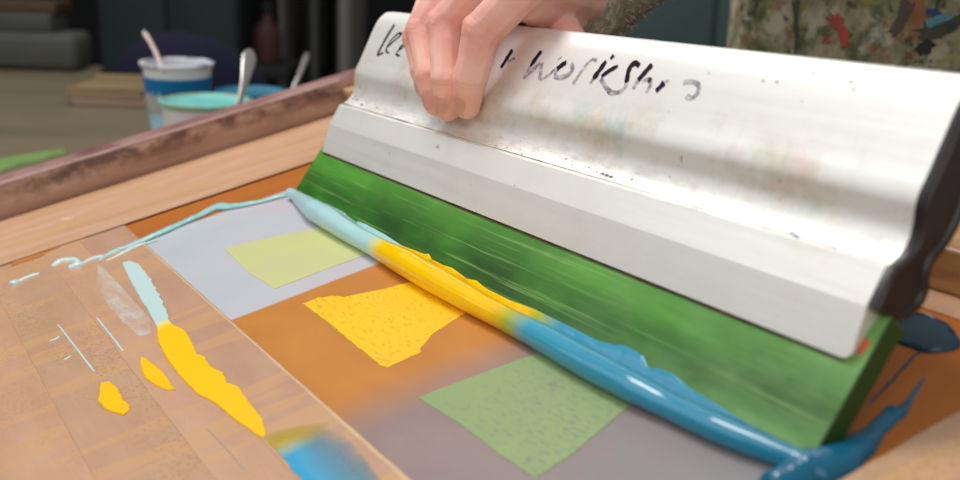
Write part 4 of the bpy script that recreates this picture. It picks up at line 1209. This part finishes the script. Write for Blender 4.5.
# red bottle on a shelf unit by the lockers
bp_ = wdep(268, 62, 3.1); so = Vector((bp_.x, bp_.y, 0)); sh = wdep(268, 62, 3.1).z
SH = root('side_table', 'dark narrow stand under the red bottle', 'stand', so, 'W')
DK = simple('dark_stand', (34, 34, 34), None, 10, 0.7)
bm = bmesh.new(); box(bm, -.07, .07, -.1, .1, sh - .03, sh, .004); finish('top', bm, DK, SH)
for x in (-.055, .055):
    for y in (-.085, .085):
        bm = bmesh.new(); box(bm, x - .012, x + .012, y - .012, y + .012, 0, sh - .03, .002); finish('leg', bm, DK, SH)
BO_ = root('bottle', 'dark red bottle on the narrow stand beside the lockers', 'bottle', Vector((bp_.x, bp_.y, sh)), 'W')
bm = bmesh.new(); lathe(bm, [(0, 0), (.032, 0), (.036, .004), (.036, .075), (.03, .095), (.014, .112), (.012, .13), (0, .13)], 28); finish('body', bm, simple('dark_red', (70, 28, 24), None, 10, 0.6), BO_)
bm = bmesh.new(); lathe(bm, [(0, .13), (.014, .13), (.015, .133), (.015, .152), (.012, .155), (0, .155)], 24); finish('cap', bm, BLK, BO_)

for o in list(bpy.data.objects):
    if o.parent or 'category' not in o: continue
    base = o.name.split('.')[0]
    G = {'ink_tub': 'ink tubs on the bench', 'spoon': 'metal spoons in the tubs', 'locker': 'grey lockers at the back', 'cupboard': 'teal cupboards at the back',
         'storage_box': 'grey boxes stacked on the bench', 'wooden_tray': 'wooden trays on the bench', 'ink_dab': 'ink dabs on the tape', 'ink_fleck': 'white ink flecks on the tape',
         'ink_flick': 'pale ink flicks by the ridge', 'ink_line': 'thin ink lines on the tape', 'ink_ridge': 'pale ink ridges along the print', 'ink_smear': 'ink smears'}.get(base)
    if G: o['group'] = G

# ================================================================== LIGHT
def area(name, loc, target, size, sizey, power, col=(1, 1, 1)):
    l = bpy.data.lights.new(name, 'AREA'); l.shape = 'RECTANGLE'; l.size = size; l.size_y = sizey; l.energy = power; l.color = col
    o = bpy.data.objects.new(name, l); COL.objects.link(o)
    o.location = loc; o.rotation_euler = (Vector(target) - Vector(loc)).to_track_quat('-Z', 'Y').to_euler()
    return o
area('ceiling_lamp', (-0.53, 1.18, 2.40), (0.02, 0.55, 0.93), 0.6, 0.6, 19.5, (1.0, 0.985, 0.96))
area('fill_lamp', (-0.35, -1.2, 2.15), (0.15, 0.7, 0.95), 1.4, 1.4, 14, (1.0, 0.98, 0.95))  # added soft fill behind the camera, brightens the apron and camera-facing sides
area('window_daylight', (-1.75, 0.75, 1.95), (0.05, 0.5, 0.93), 1.5, 1.5, 10, (0.97, 0.985, 1.0))
w = bpy.data.worlds.new('World'); SC.world = w; w.use_nodes = True
bg = w.node_tree.nodes['Background']; bg.inputs[0].default_value = (0.97, 0.98, 1.0, 1); bg.inputs[1].default_value = 0.36

# ================================================================== CAMERA
cam = bpy.data.cameras.new('camera'); co_ = bpy.data.objects.new('camera', cam); COL.objects.link(co_)
Rm = Matrix((WR @ R0, -(WR @ R1), -(WR @ R2))).transposed().to_4x4()
co_.matrix_world = Matrix.Translation(CAMW) @ Rm
cam.sensor_width = 36.0; cam.sensor_fit = 'HORIZONTAL'; cam.lens = FPX / 960 * 36
cam.clip_start = 0.01; cam.clip_end = 50
cam.dof.use_dof = True; cam.dof.focus_distance = 0.68; cam.dof.aperture_fstop = 6.8
SC.camera = co_
vs_ = SC.view_settings
vs_.view_transform = 'Standard'; vs_.look = 'None'; vs_.exposure = -0.04; vs_.gamma = 1.0; vs_.use_curve_mapping = False
